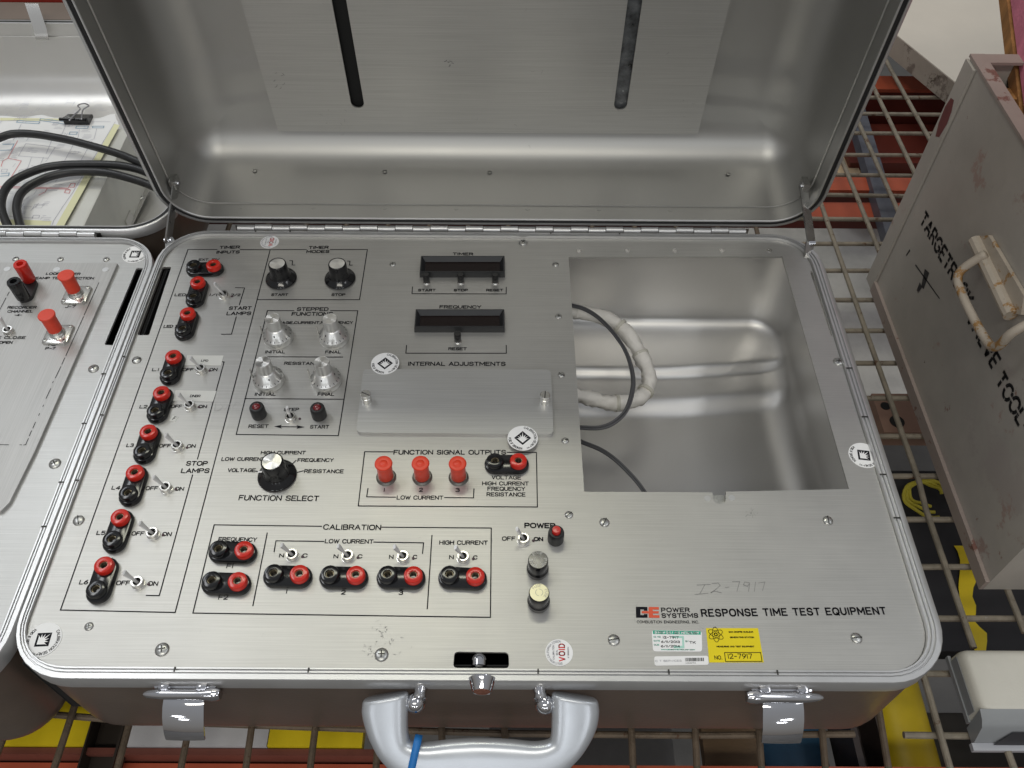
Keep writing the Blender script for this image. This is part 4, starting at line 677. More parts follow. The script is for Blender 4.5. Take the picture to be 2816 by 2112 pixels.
# --- round seals
def seal(c, r, rot, parent, z=0):
    m_ = MB(); disc(m_, (0, 0), r, 0, 44, 0, .3); o = P('round_seal', m_, WHITE, parent, (c[0], c[1], z + .05), math.radians(rot))
    k = MB(); zz = .42; s = r * .56
    k.add([(0, s, zz), (-s, 0, zz), (0, -s, zz), (s, 0, zz)], [(0, 1, 2, 3)])
    arc_letters(k, 'CALIBRATION SEAL', (0, 0), r * .76, 18, r * .15, r * .028, zz, squeeze=.93)
    arc_letters(k, 'VOID IF BROKEN', (0, 0), r * .92, 222, r * .15, r * .028, zz, inward=True, squeeze=.93)
    arc_letters(k, 'CAL-19-4', (0, 0), r * .90, 305, r * .09, r * .018, zz, inward=True)
    kk = link(bpy.data.objects.new('seal_print', k.mesh('seal_print', INK, 0))); kk.parent = o
    w = MB(); zz = .5; o_ = (0, -s * .22); pts_ = [(0, -s * .70), (-s * .60, -s * .10)]
    for i in range(13):
        a_ = math.radians(168 - 13 * i); d = (math.cos(a_), math.sin(a_)); lo, hi = 0, 2 * s
        for _ in range(20):
            m2 = (lo + hi) / 2; lo, hi = (m2, hi) if abs(o_[0] + d[0] * m2) + abs(o_[1] + d[1] * m2) < .86 * s else (lo, m2)
        L_ = lo if i % 2 == 0 else s * .36
        pts_.append((o_[0] + d[0] * L_, o_[1] + d[1] * L_))
    pts_.append((s * .60, -s * .10))
    for q0_, q1_ in zip(pts_, pts_[1:] + pts_[:1]): w.add([(*o_, zz), (*q1_, zz), (*q0_, zz)], [(0, 1, 2)])
    kk = link(bpy.data.objects.new('seal_rays', w.mesh('seal_rays', WHITE, 0))); kk.parent = o
for i, (c, r, rot) in enumerate(SEALS): seal(c, r, rot, panel, 3.9 if i == 2 else (3.95 if i == 3 else 0))
for c, r in VOIDS:
    m_ = MB(); disc(m_, (0, 0), r, 0, 40, 0, .3); o = P('void_seal', m_, WHITE, panel, (c[0], c[1], .05), math.radians(90))
    k = MB(); letters(k, 'VOID', (-r * .62, -r * .44), (r * .62, -r * .44), r * .50, r * .085, .42, gap=2.3)
    kk = link(bpy.data.objects.new('seal_print', k.mesh('seal_print', REDI, 0))); kk.parent = o
    k = MB(); letters(k, 'CALIBRATION', (-r * .52, r * .34), (r * .52, r * .34), r * .14, r * .025, .42); letters(k, 'SEAL', (-r * .2, r * .1), (r * .2, r * .1), r * .13, r * .025, .42)
    letters(k, 'IF BROKEN', (-r * .4, -r * .72), (r * .4, -r * .72), r * .12, r * .025, .42); arc_letters(k, 'SOUTHERN CALIFORNIA EDISON', (0, 0), r * .76, 92, r * .14, r * .025, .42, squeeze=.95)
    kk = link(bpy.data.objects.new('seal_print', k.mesh('seal_print', GREYT, 0))); kk.parent = o
# --- rectangular stickers
gs = P('calibration_sticker', MB().poly(rcorner(GREEN, 2.2), 0, .3), WHITE, panel)
def sprint(parent, q, m_, draws, zz=.42):
    """draws: (text, u0, v0, u1, capfrac, weight) in sticker coordinates"""
    k = MB(); hh = math.hypot(q[3][0] - q[0][0], q[3][1] - q[0][1])
    for s, u0, v0, u1, cf, w in draws: letters(k, s, quadmap(q, u0, v0), quadmap(q, u1, v0), hh * cf, w, zz)
    return P('sticker_print', k, m_, parent, sharp=0)
def strip(parent, q, m_, u0, v0, u1, v1, zz=.38): return P('sticker_band', MB().add([(*quadmap(q, *uv), zz) for uv in ((u0, v1), (u1, v1), (u1, v0), (u0, v0))], [(0, 1, 2, 3)]), m_, parent, sharp=0)
strip(gs, GREEN, GREENI, .02, .015, .98, .19)
sprint(gs, GREEN, WHITE, [('EDISON ESI / SCE METROLOGY', .06, .165, .94, .115, .38)], .46)
strip(gs, GREEN, GREENP, .60, .27, .64, .86); strip(gs, GREEN, GREENP, .42, .74, .64, .86, .39); strip(gs, GREEN, GREENP, .40, .27, .60, .36, .39)
sprint(gs, GREEN, GREENI, [('I.D. NO', .03, .36, .17, .08, .25), ('DATE', .03, .55, .15, .08, .25), ('DUE', .03, .74, .13, .08, .25), ('BY', .67, .56, .73, .08, .25), ('WWW.EDISONMETROLOGY.COM', .17, .95, .85, .055, .25)])
sprint(gs, GREEN, INK, [('12-7917', .22, .40, .53, .12, .34), ('6/11/2013', .18, .61, .55, .12, .34), ('6/11/2014', .17, .82, .55, .12, .34), ('TK', .75, .64, .87, .13, .34)], .48)
ys = P('property_sticker', MB().poly(YELLOW, 0, .3), YEL, panel)
sprint(ys, YELLOW, INK, [('SAN ONOFRE NUCLEAR', .43, .14, .89, .05, .3), ('GENERATING STATION', .44, .30, .89, .05, .3), ('MEASURING AND TEST EQUIPMENT', .17, .57, .87, .05, .3), ('NO.', .11, .92, .24, .12, .42), ('12-7917', .36, .90, .80, .155, .5)])
bx = MB().stroke([quadmap(YELLOW, *uv) for uv in ((.30, .72), (.97, .72), (.97, .975), (.30, .975), (.30, .72))], .5, .42)
at = quadmap(YELLOW, .175, .19)
for k in range(3): bx.stroke([(at[0] + 5.6 * math.cos(a) * math.cos(k * PI / 3 + .5) - 2.3 * math.sin(a) * math.sin(k * PI / 3 + .5), at[1] + 5.6 * math.cos(a) * math.sin(k * PI / 3 + .5) + 2.3 * math.sin(a) * math.cos(k * PI / 3 + .5)) for a in [2 * PI * i / 22 for i in range(23)]], .38, .42)
bx.stroke([(at[0] + 1.1 * math.cos(a), at[1] + 1.1 * math.sin(a)) for a in [2 * PI * i / 8 for i in range(9)]], .7, .42)
P('sticker_print', bx, INK, ys, sharp=0)
cs = P('service_sticker', MB().poly(rcorner(CTS, 1.6), 0, .3), WHITE, panel)
sprint(cs, CTS, GREYT, [('C T SERVICES', .02, .62, .50, .22, .22)])
bc = MB(); u = .57
while u < .92:
    w = random.choice((.006, .009, .014)); a_, b_, c_, d_ = quadmap(CTS, u, .22), quadmap(CTS, u + w, .22), quadmap(CTS, u + w, .60), quadmap(CTS, u, .60); bc.add([(*p_, .42) for p_ in (d_, c_, b_, a_)], [(0, 1, 2, 3)]); u += w + random.choice((.006, .010))
letters(bc, 'M01074', quadmap(CTS, .58, .84), quadmap(CTS, .76, .84), .8, .15, .42)
P('bar_code', bc, INK, cs, sharp=0)
# --- handle, studs, lock, latches
cs_ = []; hn = Vector((0, math.cos(math.radians(50)), -math.sin(math.radians(50)))).normalized()

import itertools
def cr(p, t):  # Catmull Rom through list
    i = min(int(t), len(p) - 2); f = t - i; g = lambda k: Vector(p[max(0, min(len(p) - 1, k))])
    a, b, c, d = g(i - 1), g(i), g(i + 1), g(i + 2)
    return .5 * ((2 * b) + (c - a) * f + (2 * a - 5 * b + 4 * c - d) * f * f + (3 * b - a - 3 * c + d) * f ** 3)
O_ = [h[0] for h in GRIP]; I_ = [h[1] for h in GRIP]; rings = []; NS = 70; sq = lambda v, e: math.copysign(abs(v) ** e, v)
for i in range(NS + 1):
    t_ = i / NS * (len(O_) - 1); a, b = cr(O_, t_), cr(I_, t_); c = (a + b) / 2; w = (a - b) / 2; th = 7.0
    e = min(i, NS - i); k = 1
    rings.append([tuple(c + w * sq(math.cos(q), .62) * k + hn * th * sq(math.sin(q), .72)) for q in [2 * PI * j / 26 for j in range(26)]])
for end in (0, -1):
    base = [Vector(v) for v in rings[end]]; nb = [Vector(v) for v in rings[1 if end == 0 else -2]]; c = sum(base, Vector()) / 26; d = (c - sum(nb, Vector()) / 26).normalized(); extra = []
    for q in (.3, .6, .85, .97): extra.append([tuple(c + d * 2.2 * math.sin(q * PI / 2) + (v - c) * (1 - .10 * (1 - math.cos(q * PI / 2)))) for v in base])
    rings = extra[::-1] + rings if end == 0 else rings + extra
hd = P('carry_handle', MB().loft(rings), HANDLE, case, sharp=60)
def sphere(c, r, n=16, sc=(1, 1, 1)):
    return MB().loft([[(c[0] + sc[0] * r * math.sin(a) * math.cos(2 * PI * j / n), c[1] + sc[1] * r * math.sin(a) * math.sin(2 * PI * j / n), c[2] - sc[2] * r * math.cos(a)) for j in range(n)] for a in [PI * (i + .02) / 10.04 for i in range(11)]])
for i, s_ in enumerate(HSTUD):
    sg = 1 if i == 0 else -1
    P('handle_knuckle', sphere((s_[0] + sg * .5, s_[1] + 3, s_[2]), 7.4), CHROME, hd, sharp=0)
    P('handle_post', MB().tube([(s_[0] + sg * 4.5, HY - H_ + 3, -11), (s_[0] + sg * 4, HY - H_ - 3, -11.5), (s_[0] + sg * 3.5, HY - H_ - 6, -12), (s_[0] + sg * 3.5, HY - H_ - 7.5, -12)], 5.0, 16, rf=lambda t: (5.6, 4.2, 5.4, 4.6)[min(3, int(t * 3 + .5))]), CHROME, hd)
lx, ly_, lz = LOCK
P('key_lock', MB().lathe([(9.8, 0), (9.4, 1.5), (8.6, 2.6), (6.8, 8.2), (6.4, 8.8), (5.8, 8.5)], 28).xf(Matrix.Rotation(PI / 2, 4, 'X')), CHROME, case, (lx, HY - H_ + 2.4, lz))
P('key_face', MB().lathe([(5.9, 8.4), (5.4, 8.8), (.01, 8.9)], 24).xf(Matrix.Rotation(PI / 2, 4, 'X')), COPPER, case, (lx, HY - H_ + 2.4, lz))
P('lock_cylinder', MB().tube([(-20, 226, -5), (-20, 222, -5)], 6, 16).lathe([(5, 0), (5, 3), (3.5, 4.2), (3.2, 4.2), (2.6, 3.4)], 20, (-20, 226, -5)), CHROME, case)
for i, (x, y, z) in enumerate(LATCH):
    fy = HY - H_ + 2.5; sg = 1 if i == 0 else -1
    lb = P('draw_latch', MB().bbox(-22, 22, -4, 0, -26, -9, 1.2), CHROME, case, (x, fy, 0))
    bar_ = []
    for u, wz, wy in ((-27, 1.0, 1.2), (-24, 2.6, 2.6), (-14, 3.8, 3.6), (12, 3.8, 3.6), (20, 5.5, 4.5), (24, 5.5, 4.0), (26, 4.5, 3)):
        bar_.append([(u * sg, -8 + wy * math.cos(q), -9 + wz * math.sin(q)) for q in [2 * PI * k / 14 for k in range(14)]])
    P('latch_bar', MB().loft(bar_), CHROME, lb, (x, fy, 0), sharp=50)
    P('latch_hook', MB().bbox(-17, -9, -6, 0, -9, -3.5, 1).bbox(9, 17, -6, 0, -9, -3.5, 1), CHROME, lb, (x, fy, 0))
    dn = Vector((0, -.77, -.64)); nn = Vector((0, -.64, .77)); rg = []; s0 = Vector((x, fy - 9, -11))
    for t_, wv, bow in ((0, 12.5, -1.5), (2, 13.9, 0), (7, 14.2, 1.2), (14, 14.3, 1.6), (21, 14.1, .9), (27, 13.9, -.8), (31, 13.7, -2.6), (32, 13.2, -3.4)):
        c = s0 + dn * t_ + nn * bow
        rg.append([tuple(c + Vector((u * wv, 0, 0)) + nn * (v - .9 * u * u)) for u, v in ((-1, 0), (-.6, 0), (0, 0), (.6, 0), (1, 0), (1, -1.4), (0, -1.4), (-1, -1.4))])
    P('latch_flap', MB().loft([[(a_ - x, b_ - fy, c_) for a_, b_, c_ in r_] for r_ in rg]), CHROME, lb, (x, fy, 0), sharp=50)

# ================================================================ things resting in or on the main case
def smooth(pts, n=6):
    p = [Vector(q) for q in pts]; return [cr(p, i / n) for i in range((len(p) - 1) * n + 1)]
bd = smooth(BUNDLE, 5)
rs = [7.4 + .7 * math.sin(i * .83) + random.uniform(-.7, .7) for i in range(len(bd))]
bm_ = MB().tube(bd, 9, 18, rf=lambda t: rs[min(int(t * len(bd)), len(bd) - 1)]); bm_.v = [(x + random.uniform(-.8, .8), y + random.uniform(-.8, .8), z + random.uniform(-.8, .8)) for x, y, z in bm_.v]
bo = P('wiring_harness', bm_, SLEEVE, None, sharp=45)
tag(bo, 'white wrinkled sleeved wiring harness bending in a loop inside the rectangular opening', 'wiring harness')
for k in (14, 24, 37, 47):
    c = bd[k]; d = (bd[k + 1] - bd[k - 1]).normalized(); P('harness_tie', MB().tube([c - d * 1.6, c + d * 1.6], 8.8, 16), SLTIE, bo)
for pts, lb in ((GREYW1, 'thin dark grey cable looping over the white harness in the opening'), (GREYW2, 'thin dark grey cable curving out of the lower left corner of the opening')):
    m_ = MB().tube(smooth(pts), 1.3, 8); m_.tube([(p + Vector((2.0, -1.0, .4))) for p in smooth(pts)], 1.2, 8); m_.tube([(p + Vector((.8, .7, 1.9))) for p in smooth(pts)], 1.0, 8)
    tag(P('grey_cable', m_, GCABLE), lb, 'cable', 'thin grey cables inside the opening')
tp = [Vector(v) for v in HTIE]; tc_ = (Vector(O_[5]) + Vector(I_[5])) / 2
d_ = (tp[1] - tp[0]).normalized(); sidev = d_.cross(hn).normalized(); a_, b_ = tp[0] + Vector((0, 0, 0)), tp[1]
half = (Vector(O_[5]) - Vector(I_[5])).length / 2 + 1.5; ring = []
cc_ = (a_ + (b_ - a_) * .5)
tie = []
for j in range(33):
    q = 2 * PI * j / 32; c = cc_ + d_ * sq(math.cos(q), .62) * ((b_ - a_).length / 2 + .5) + hn * 7.9 * sq(math.sin(q), .72)
    tie.append([tuple(c - sidev * 2.6), tuple(c + sidev * 2.6)])
tm = MB(); tm.add([v for r in tie for v in r], [(2 * i, 2 * i + 1, 2 * i + 3, 2 * i + 2) for i in range(32)])
to = P('cable_tie', tm, BLUE); tag(to, 'bright blue flat tie wrapped around the silver carrying handle', 'cable tie')
md = to.modifiers.new('thickness', 'SOLIDIFY'); md.thickness = .0007; md.offset = 0

# ================================================================ LEFT CASE
LX, LY = CX - W_ - 1.0, 656.0
case2 = thing('equipment_case', 'aluminium carrying case at the left edge, lid laid flat back holding papers', 'equipment case', (LX, LY - H_ / 2, -140), 'aluminium instrument cases side by side')
lid2, LT2 = case_shell(case2, LX, LY, 183.0, SHEET, 1, .76)
ol2 = [(x + LX, y + LY) for x, y, z in sq_(rr(12.6, 0, -H_ / 2, 0, nx=6, ny=6), 12.6, 1, .76)]
sl2 = rcorner([(x, min(y, LY - 40)) for x, y in clampx(L_SLOT, -999, LX + W_ / 2 - 10.4)], 1.5)
pan2 = P('mounting_frame', tray([ol2, sl2], -2.2, 0), PANEL2, case2)
P('added_dark_box', MB().box(LX - 300, LX + 318, 240, 630, -80, -78).box(LX + 318, LX + 319, 240, 630, -78, -3), DARKIN, case2)  # black box added to darken what the slot shows
a, b, c, d = L_PLATE
lp2 = P('control_panel', MB().loft([[(x, y, z) for x, y in ([(-900, a[1] + .5), (-900, d[1])] + [(d[0] - 12, d[1]), (d[0], d[1] + 1), (c[0], c[1]), (b[0], b[1]), a])] for z in (0, 2.6, 3.0)]), SUBP, case2)
for sp in L_TEXTS: txt_obj(sp, 3.2, INK, lp2)
for ln in L_LINES: P('printed_line', MB().stroke(ln, .6, 3.2), INK, lp2, sharp=0)
screws(L_SCREWS, pan2)
for x, y in L_RIVETS:
    o = P('spot_rivet', pr, None, lp2, (x, y, 3)); o.scale = (1.2, 1.2, 1)
bp = MB().loft([[(x * 0.8, y * .8, z) for x, y in stadium(9.5, 9)] for z in (0, 3, 4)])
pb0, pb1 = L_POSTS
base = P('post_base', bp, BLACKM, case2, ((pb0[0] + pb1[0]) / 2, (pb0[1] + pb1[1]) / 2, 3), math.atan2(pb0[1] - pb1[1], pb0[0] - pb1[0]))
post = [(5.2, 3), (5.2, 4), (6.0, 5), (6.2, 20), (6.4, 24), (5.8, 25.5), (3.2, 25.5), (2.9, 22), (.05, 21.8)]
for (x, y), m_ in ((pb0, REDP), (pb1, BLACK)): P('binding_post', MB().lathe(post, 24, flute=(.45, 4.5, 23.5)), m_, case2, (x, y, 3))
for x, y in L_CONN:
    f_ = P('panel_connector', MB().bbox(-12, 12, -12, 12, 3, 6, 2.4), NICKEL, case2, (x, y, 0))
    for dx in (-8.6, 8.6):
        for dy in (-8.6, 8.6):
            o = P('flange_screw', sm[0], None, f_, (x + dx, y + dy, 6)); o.scale = (2, 2, 1.4)
    P('connector_barrel', MB().lathe([(7, 6), (7, 7.5), (6, 8.2), (6, 13)], 24), NICKEL, f_, (x, y, 0))
    P('dust_cap', MB().lathe([(5.9, 11), (6.2, 11.4), (6.4, 28), (7.4, 28.8), (7.5, 30.2), (7, 30.8), (.05, 30.9)], 28), REDC, f_, (x, y, 0))
x, y = L_TOGGLE
t_ = P('toggle_switch', tb, None, case2, (x, y, 3)); P('toggle_lever', lever_mesh(-1.5, 2.0, 17), None, t_, (x, y, 3)); P('toggle_well', dk, None, t_, (x, y, 3))
seal(*L_SEAL, pan2)
# hasp on the far lid rim
hp = LT2 @ Vector((0, -H_, 0)); hz = hp.z
def l2(x, s, d): v = LT2 @ Vector((x - LX, -s, -d)); return Vector((v.x + LX, v.y + LY, v.z))
hx = -640
hs = MB(); a0, a1 = l2(hx, 440, 6), l2(hx - 12, 466, -18)
hs = MB().loft([[tuple(p_ + Vector((sx * 9, 0, sz * 1))) for sx, sz in ((-1, -1), (1, -1), (1, 1), (-1, 1))] for p_ in (a0 + Vector((0, -6, -10)), a0, a1)])
P('strike_hasp', hs, NICKEL, case2)
# papers, clip, cables, bracket in the open lid
px = [p_[0] for p_ in PAPER]; NX, NY = 26, 24; pv = []; pf = []
tl_, tr_, tr2, br_, bl_ = PAPER
for j in range(NY + 1):
    v = j / NY
    for i in range(NX + 1):
        u = i / NX
        if v < .12: r_ = (tr_[0] + (tr2[0] - tr_[0]) * v / .12, tr_[1] + (tr2[1] - tr_[1]) * v / .12)
        else: r_ = (tr2[0] + (br_[0] - tr2[0]) * (v - .12) / .88, tr2[1] + (br_[1] - tr2[1]) * (v - .12) / .88)
        l_ = (tl_[0] + (bl_[0] - tl_[0]) * v, tl_[1] + (bl_[1] - tl_[1]) * v)
        x, y = l_[0] + (r_[0] - l_[0]) * u, l_[1] + (r_[1] - l_[1]) * u
        z = -22.6 + .0 * math.sin(x * .05)
        if j == 0: z -= 1.5 + 1.5 * math.sin(i * .9); y += 3 * math.sin(i * .8)
        pv.append((x, y, z))
for j in range(NY):
    for i in range(NX): q = j * (NX + 1) + i; pf.append((q, q + NX + 1, q + NX + 2, q + 1))
pm_ = MB().add(pv, pf)
paper = P('wiring_diagram', pm_, PAPER_M, None, sharp=0); tag(paper, 'white printed wiring diagram with yellow borders lying in the left case lid', 'paper')
und = P('paper_stack', MB().poly([(x - 6, y - 4) for x, y in (PAPER[0], PAPER[1], PAPER[3], PAPER[4])], -27, -24.2), PAPER_M, paper)
for ls_, m_, w_ in ((PRINT_RED, PRR, .8), (PRINT_BLUE, PRB, 1.0), (PRINT_GREY, PRG, .5)):
    for s in ls_: P('printed_line', MB().stroke(s, w_, -22.2), m_, paper, sharp=0)
k = MB()
for s in PRINT_YELLOW: k.add([(x, y, -22.4) for x, y in s][::-1], [(0, 1, 2, 3)])
P('printed_border', k, PAPY, paper, sharp=0)
k = MB(); x0, x1 = -690, -470
def inpaper(x, y): return True
for _ in range(210):
    u, v = random.random(), random.random(); l_ = (-640 + 0, 0); y = 940 - v * 225; xr = -470 + (y - 706) * -.02; x = -650 + u * 150
    L_ = random.uniform(3, 11); a = random.choice((0, 0, .06))
    if random.random() < .25: k.stroke([(x, y), (x - 1, y - L_)], .4, -22.15)
    elif random.random() < .3: k.stroke([(x, y), (x + L_, y), (x + L_ - .6, y - 4), (x - .6, y - 4), (x, y)], .35, -22.15)
    else:
        for q in range(random.randint(1, 4)): k.stroke([(x - .4 * q, y - 2.6 * q), (x + L_ * random.uniform(.6, 1), y - 2.6 * q)], .45, -22.15)
P('printed_details', k, PRG, paper, sharp=0, kind='stuff')
# blackened letters of the title block
P('title_block', letters(MB(), 'WIRING DIAGRAM', (-640, 716), (-555, 716), 2.4, .4, -22.1), INK, paper, sharp=0)
br0 = thing('sheet_metal_bracket', 'grey sheet metal box with screwed strap beside the papers in the left lid', 'metal bracket', (-470, 790, -100))
P('bracket_body', MB().bbox(-540, -457.5, 708, 884, -104, -26, 1.5), BRKT, br0)
P('strap', MB().box(-457.4, -455.6, 786, 806, -100, -86).xf(Matrix.Identity(4)), NICKEL, br0)
sp_ = MB().loft([[(x, y, z) for x, y in ((-474, 716), (-458, 716), (-452, 872), (-466, 872))] for z in (-100.5, -98.5)])
P('strap', sp_, PANEL, br0)
for x, y in ((-464, 742), (-459, 845)):
    o = P('screw', sm[0], None, br0, (x, y, -98.5)); o.scale = (4.5, 4.5, 3)
for i, c in enumerate(CABLES):
    pts = [Vector(q) + Vector((0, 0, (3, 0, -2)[i])) for q in c]
    tag(P('power_cable', MB().tube(smooth(pts, 8), 4.5, 14), CABLE, sharp=0), ['thick black cable arching highest across the wiring diagram', 'thick black cable, the outer of the two tight loops on the diagram', 'thick black cable, the inner of the two tight loops on the diagram'][i], 'cable', 'black cables over the papers')
slab0 = lambda name, mb, m_, label, cat, group=None: tag(P(name, mb, m_), label, cat, group)
slab0('brown_carton', MB().bbox(-1100, -520, 1142, 1190, -150, -28, 2), M('brown_carton_skin', (.17, .13, .105), .6, noise=(10, .1)), 'brown grey carton side just behind the far rim of the left lid', 'carton')
bc_ = thing('binder_clip', 'black binder clip with silver wire loop on top edge of the diagram', 'binder clip', CLIP[0])
q = [Vector(v) for v in CLIP]
P('clip_body', MB().loft([[tuple(q[0] + Vector((0, 0, 4))), tuple(q[1] + Vector((0, 0, 4))), tuple(q[2] + Vector((0, 0, -1))), tuple(q[3] + Vector((0, 0, -1)))], [tuple(q[0] + Vector((0, -2, -9))), tuple(q[1] + Vector((0, -2, -9))), tuple(q[2] + Vector((0, 0, -4))), tuple(q[3] + Vector((0, 0, -4)))]]).tube([q[0] + Vector((-4, 0, 2)), q[1] + Vector((-3, 0, 2))], 2, 8), BLACK, bc_)
P('clip_wire', MB().tube(smooth(CLIPWIRE, 4), .9, 6), CHROME, bc_)

# ================================================================ SETTING: wire deck, racking, floor
deck = thing('wire_deck', 'rusty welded wire shelf deck carrying the aluminium cases', 'wire shelf', (0, 440, -150))
deck2 = thing('wire_deck', 'rusty wire shelf deck on the right under the grey tool box', 'wire shelf', (440, 700, -150))
def ext(pts, a, b):
    p0, p1 = pts[0], pts[1]; d = ((p0[0] - p1[0]), (p0[1] - p1[1])); L = math.hypot(*d); q0 = (p0[0] + d[0] / L * a, p0[1] + d[1] / L * a)
    p0, p1 = pts[-1], pts[-2]; d = ((p0[0] - p1[0]), (p0[1] - p1[1])); L = math.hypot(*d); q1 = (p0[0] + d[0] / L * b, p0[1] + d[1] / L * b)
    return [q0] + pts + [q1]
for w in WIRES_LONG:
    P('deck_wire', MB().tube([(x, y, -146) for x, y in ext(w, 60, 60)] + [(w[-1][0] + 3, 1200, -146)], 2.9, 10), WIRE, deck)
for i, w in enumerate(WIRES_RIGHT):
    a_, b_ = (60, 25) if i in (0, 2) else (2, 60) if i == 3 else (3, 260)
    P('deck_wire', MB().tube([(x, y, -146) for x, y in ext(w, a_, b_)], 2.9, 10), WIRE2, deck2)
for i, w in enumerate(WIRES_CROSS):
    if i == 0: P('deck_wire', MB().tube([(x, y, -151.6) for x, y in ext(w, 300, 0)], 2.9, 10), WIRE, deck)
    else: P('deck_wire', MB().tube([(x, y, -151.6) for x, y in ext(w, 4 if i == 1 else 30, 300)], 2.9, 10), WIRE2, deck2)
for yy in (300, 400, 500, 600, 700, 800, 900, 1000, 1100): P('deck_wire', MB().tube([(-900, yy, -151.6), (300, yy, -151.6)], 2.9, 8), WIRE, deck)
floor = struct(P('floor', MB().add([(-9000, -9000, -900), (9000, -9000, -900), (9000, 9000, -900), (-9000, 9000, -900)], [(0, 1, 2, 3)]), CONC))
g_ = 'orange pallet rack beams under the wire deck'
def beam(y0, y1, zt, zb, label, m1=ORANGE, m2=SHADERED, x0=-1200, x1=1600):
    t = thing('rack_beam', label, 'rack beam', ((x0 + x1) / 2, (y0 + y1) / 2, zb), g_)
    P('beam_top', MB().box(x0, x1, y0, y1, zt - 6, zt), m1, t); P('beam_web', MB().box(x0 + 2, x1 - 2, y0 + 2, y1 - 4, zb, zt - 6.2), m2, t)  # web takes a darker red that stands for its shade
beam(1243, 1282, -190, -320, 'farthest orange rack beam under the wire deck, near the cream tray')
beam(1200, 1300, -28, -150, 'dark red beam crossing the top left corner behind the carton', M('red_beam', (.32, .03, .018), .5, noise=(12, .15)), SHADERED, -1400, -300)
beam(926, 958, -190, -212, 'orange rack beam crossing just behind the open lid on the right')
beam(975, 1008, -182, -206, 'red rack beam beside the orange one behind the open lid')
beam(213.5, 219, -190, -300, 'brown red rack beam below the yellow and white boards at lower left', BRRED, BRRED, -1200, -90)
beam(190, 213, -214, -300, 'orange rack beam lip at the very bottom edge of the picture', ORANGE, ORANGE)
def slab(name, mb, m_, label, cat, group=None): return tag(P(name, mb, m_), label, cat, group)
slab('shaded_beam_web', MB().box(540, 1500, 1130, 1236, -330, -250), SHADERED, 'shaded web of the far orange beam, painted dark red, next to the tan board', 'steel channel')  # block added for the beam web, its shade painted dark red
slab('tan_board', MB().box(520, 556, 1112, 1204, -275, -260).box(560, 575, 1112, 1204, -275, -260), TANW, 'tan wooden board seen through the wires right of the lid', 'board', 'wooden boards on the level below')
slab('brown_board', MB().box(556, 800, 1105, 1200, -290, -277), BRNW, 'brown wooden board beside the tan strip right of the lid', 'board', 'wooden boards on the level below')
slab('slate_channel', MB().loft([[(x, y, z) for x, y in ((486, 700), (508, 700), (552, 1240), (528, 1240))] for z in (-190, -172)]), SLATE, 'slate blue steel channel running back under the right wires', 'steel channel')
# coloured blocks on the level below, front edge
slab('yellow_board', MB().box(-470, -365, 219.8, 300, -200, -186), YELP, 'yellow painted board at the bottom left corner', 'board', 'painted boards lying under the front of the deck')
slab('yellow_board', MB().box(-207, -125.5, 219.9, 300, -200, -186.5), YELP, 'yellow painted board left of the carrying handle', 'board', 'painted boards lying under the front of the deck')
slab('white_board', MB().box(-329, -207.6, 219.7, 300, -200, -185.5), WHP, 'scuffed white board below the left latch', 'board', 'painted boards lying under the front of the deck')
slab('dark_channel', MB().box(-364, -334, 195, 300, -205, -202).box(-364, -362.6, 195, 300, -202, -184).box(-336, -334, 195, 300, -202, -184), M('dark_brown_steel', (.03, .022, .016), .5), 'dark open steel channel between the yellow and white panels', 'steel channel')
slab('yellow_pipe', MB().tube([(408, 560, -330), (402, 330, -330), (398, 120, -330)], 36, 28), YELP, 'large yellow pipe below the right front corner of the case', 'pipe')
slab('blue_box', MB().bbox(253, 318, 160, 330, -400, -300, 5), BLUEP, 'blue painted box under the right latch', 'box')
slab('brown_board', MB().box(186, 240, 150, 330, -275, -260), BRNW, 'brown wooden board under the front edge left of the blue box', 'board', 'wooden boards on the level below')
slab('concrete_block', MB().box(-20, 184, 140, 330, -420, -404), CONC, 'grey concrete block under the carrying handle', 'block')
slab('dark_filler_crate', MB().bbox(425, 760, 60, 300, -420, -330, 6), M('dark_filler_plastic', (.04, .038, .036), .5, noise=(10, .3)), 'dark crate added to darken the level below the deck beside the yellow pipe at the lower right', 'crate')  # filler added where the bare floor came out too bright
slab('steel_angle', MB().box(322, 328, 140, 330, -300, -240).box(328, 352, 140, 330, -300, -296).box(352, 356, 140, 330, -300, -250), M('dark_purple_steel', (.06, .045, .042), .45, noise=(14, .2)), 'dark steel angle bar between the blue box and the yellow pipe', 'steel angle')
slab('dark_mat', MB().loft([[(x, y, z) for x, y in ((428, 340), (560, 340), (560, 560), (452, 560))] for z in (-290, -268)]), M('dark_rubber', (.022, .022, .025), .6, noise=(10, .4)), 'dark rubber mat with yellow edge seen through the right wires', 'mat')
ye = MB()
yp = smooth([(505, 460, -266), (500, 420, -266), (486, 380, -266), (489, 350, -266), (478, 300, -266), (492, 270, -266)], 4)
ye.loft([[tuple(p_ + Vector((-9 + 3 * math.sin(i), 0, 0))), tuple(p_ + Vector((6 + 3 * math.cos(i * 1.7), 0, 0)))] for i, p_ in enumerate(yp)], 0, False, False, False)
slab('yellow_stripe', ye, YELP, 'ragged yellow painted strip on the dark mat', 'paint strip')
slab('brown_block', MB().box(458, 520, 612, 672, -290, -262), M('pinkish_brown_block', (.30, .18, .13), .6, noise=(14, .2)), 'pinkish brown block with dark holes under the right wires', 'block')
slab('block_hole', MB().lathe([(9, 0), (9, .6), (.01, .7)], 20, (478, 628, -261.9)).lathe([(6, 0), (6, .6), (.01, .7)], 16, (470, 652, -261.9)), DARKIN, 'dark hole pair in the pinkish brown block', 'hole')
rp = MB()
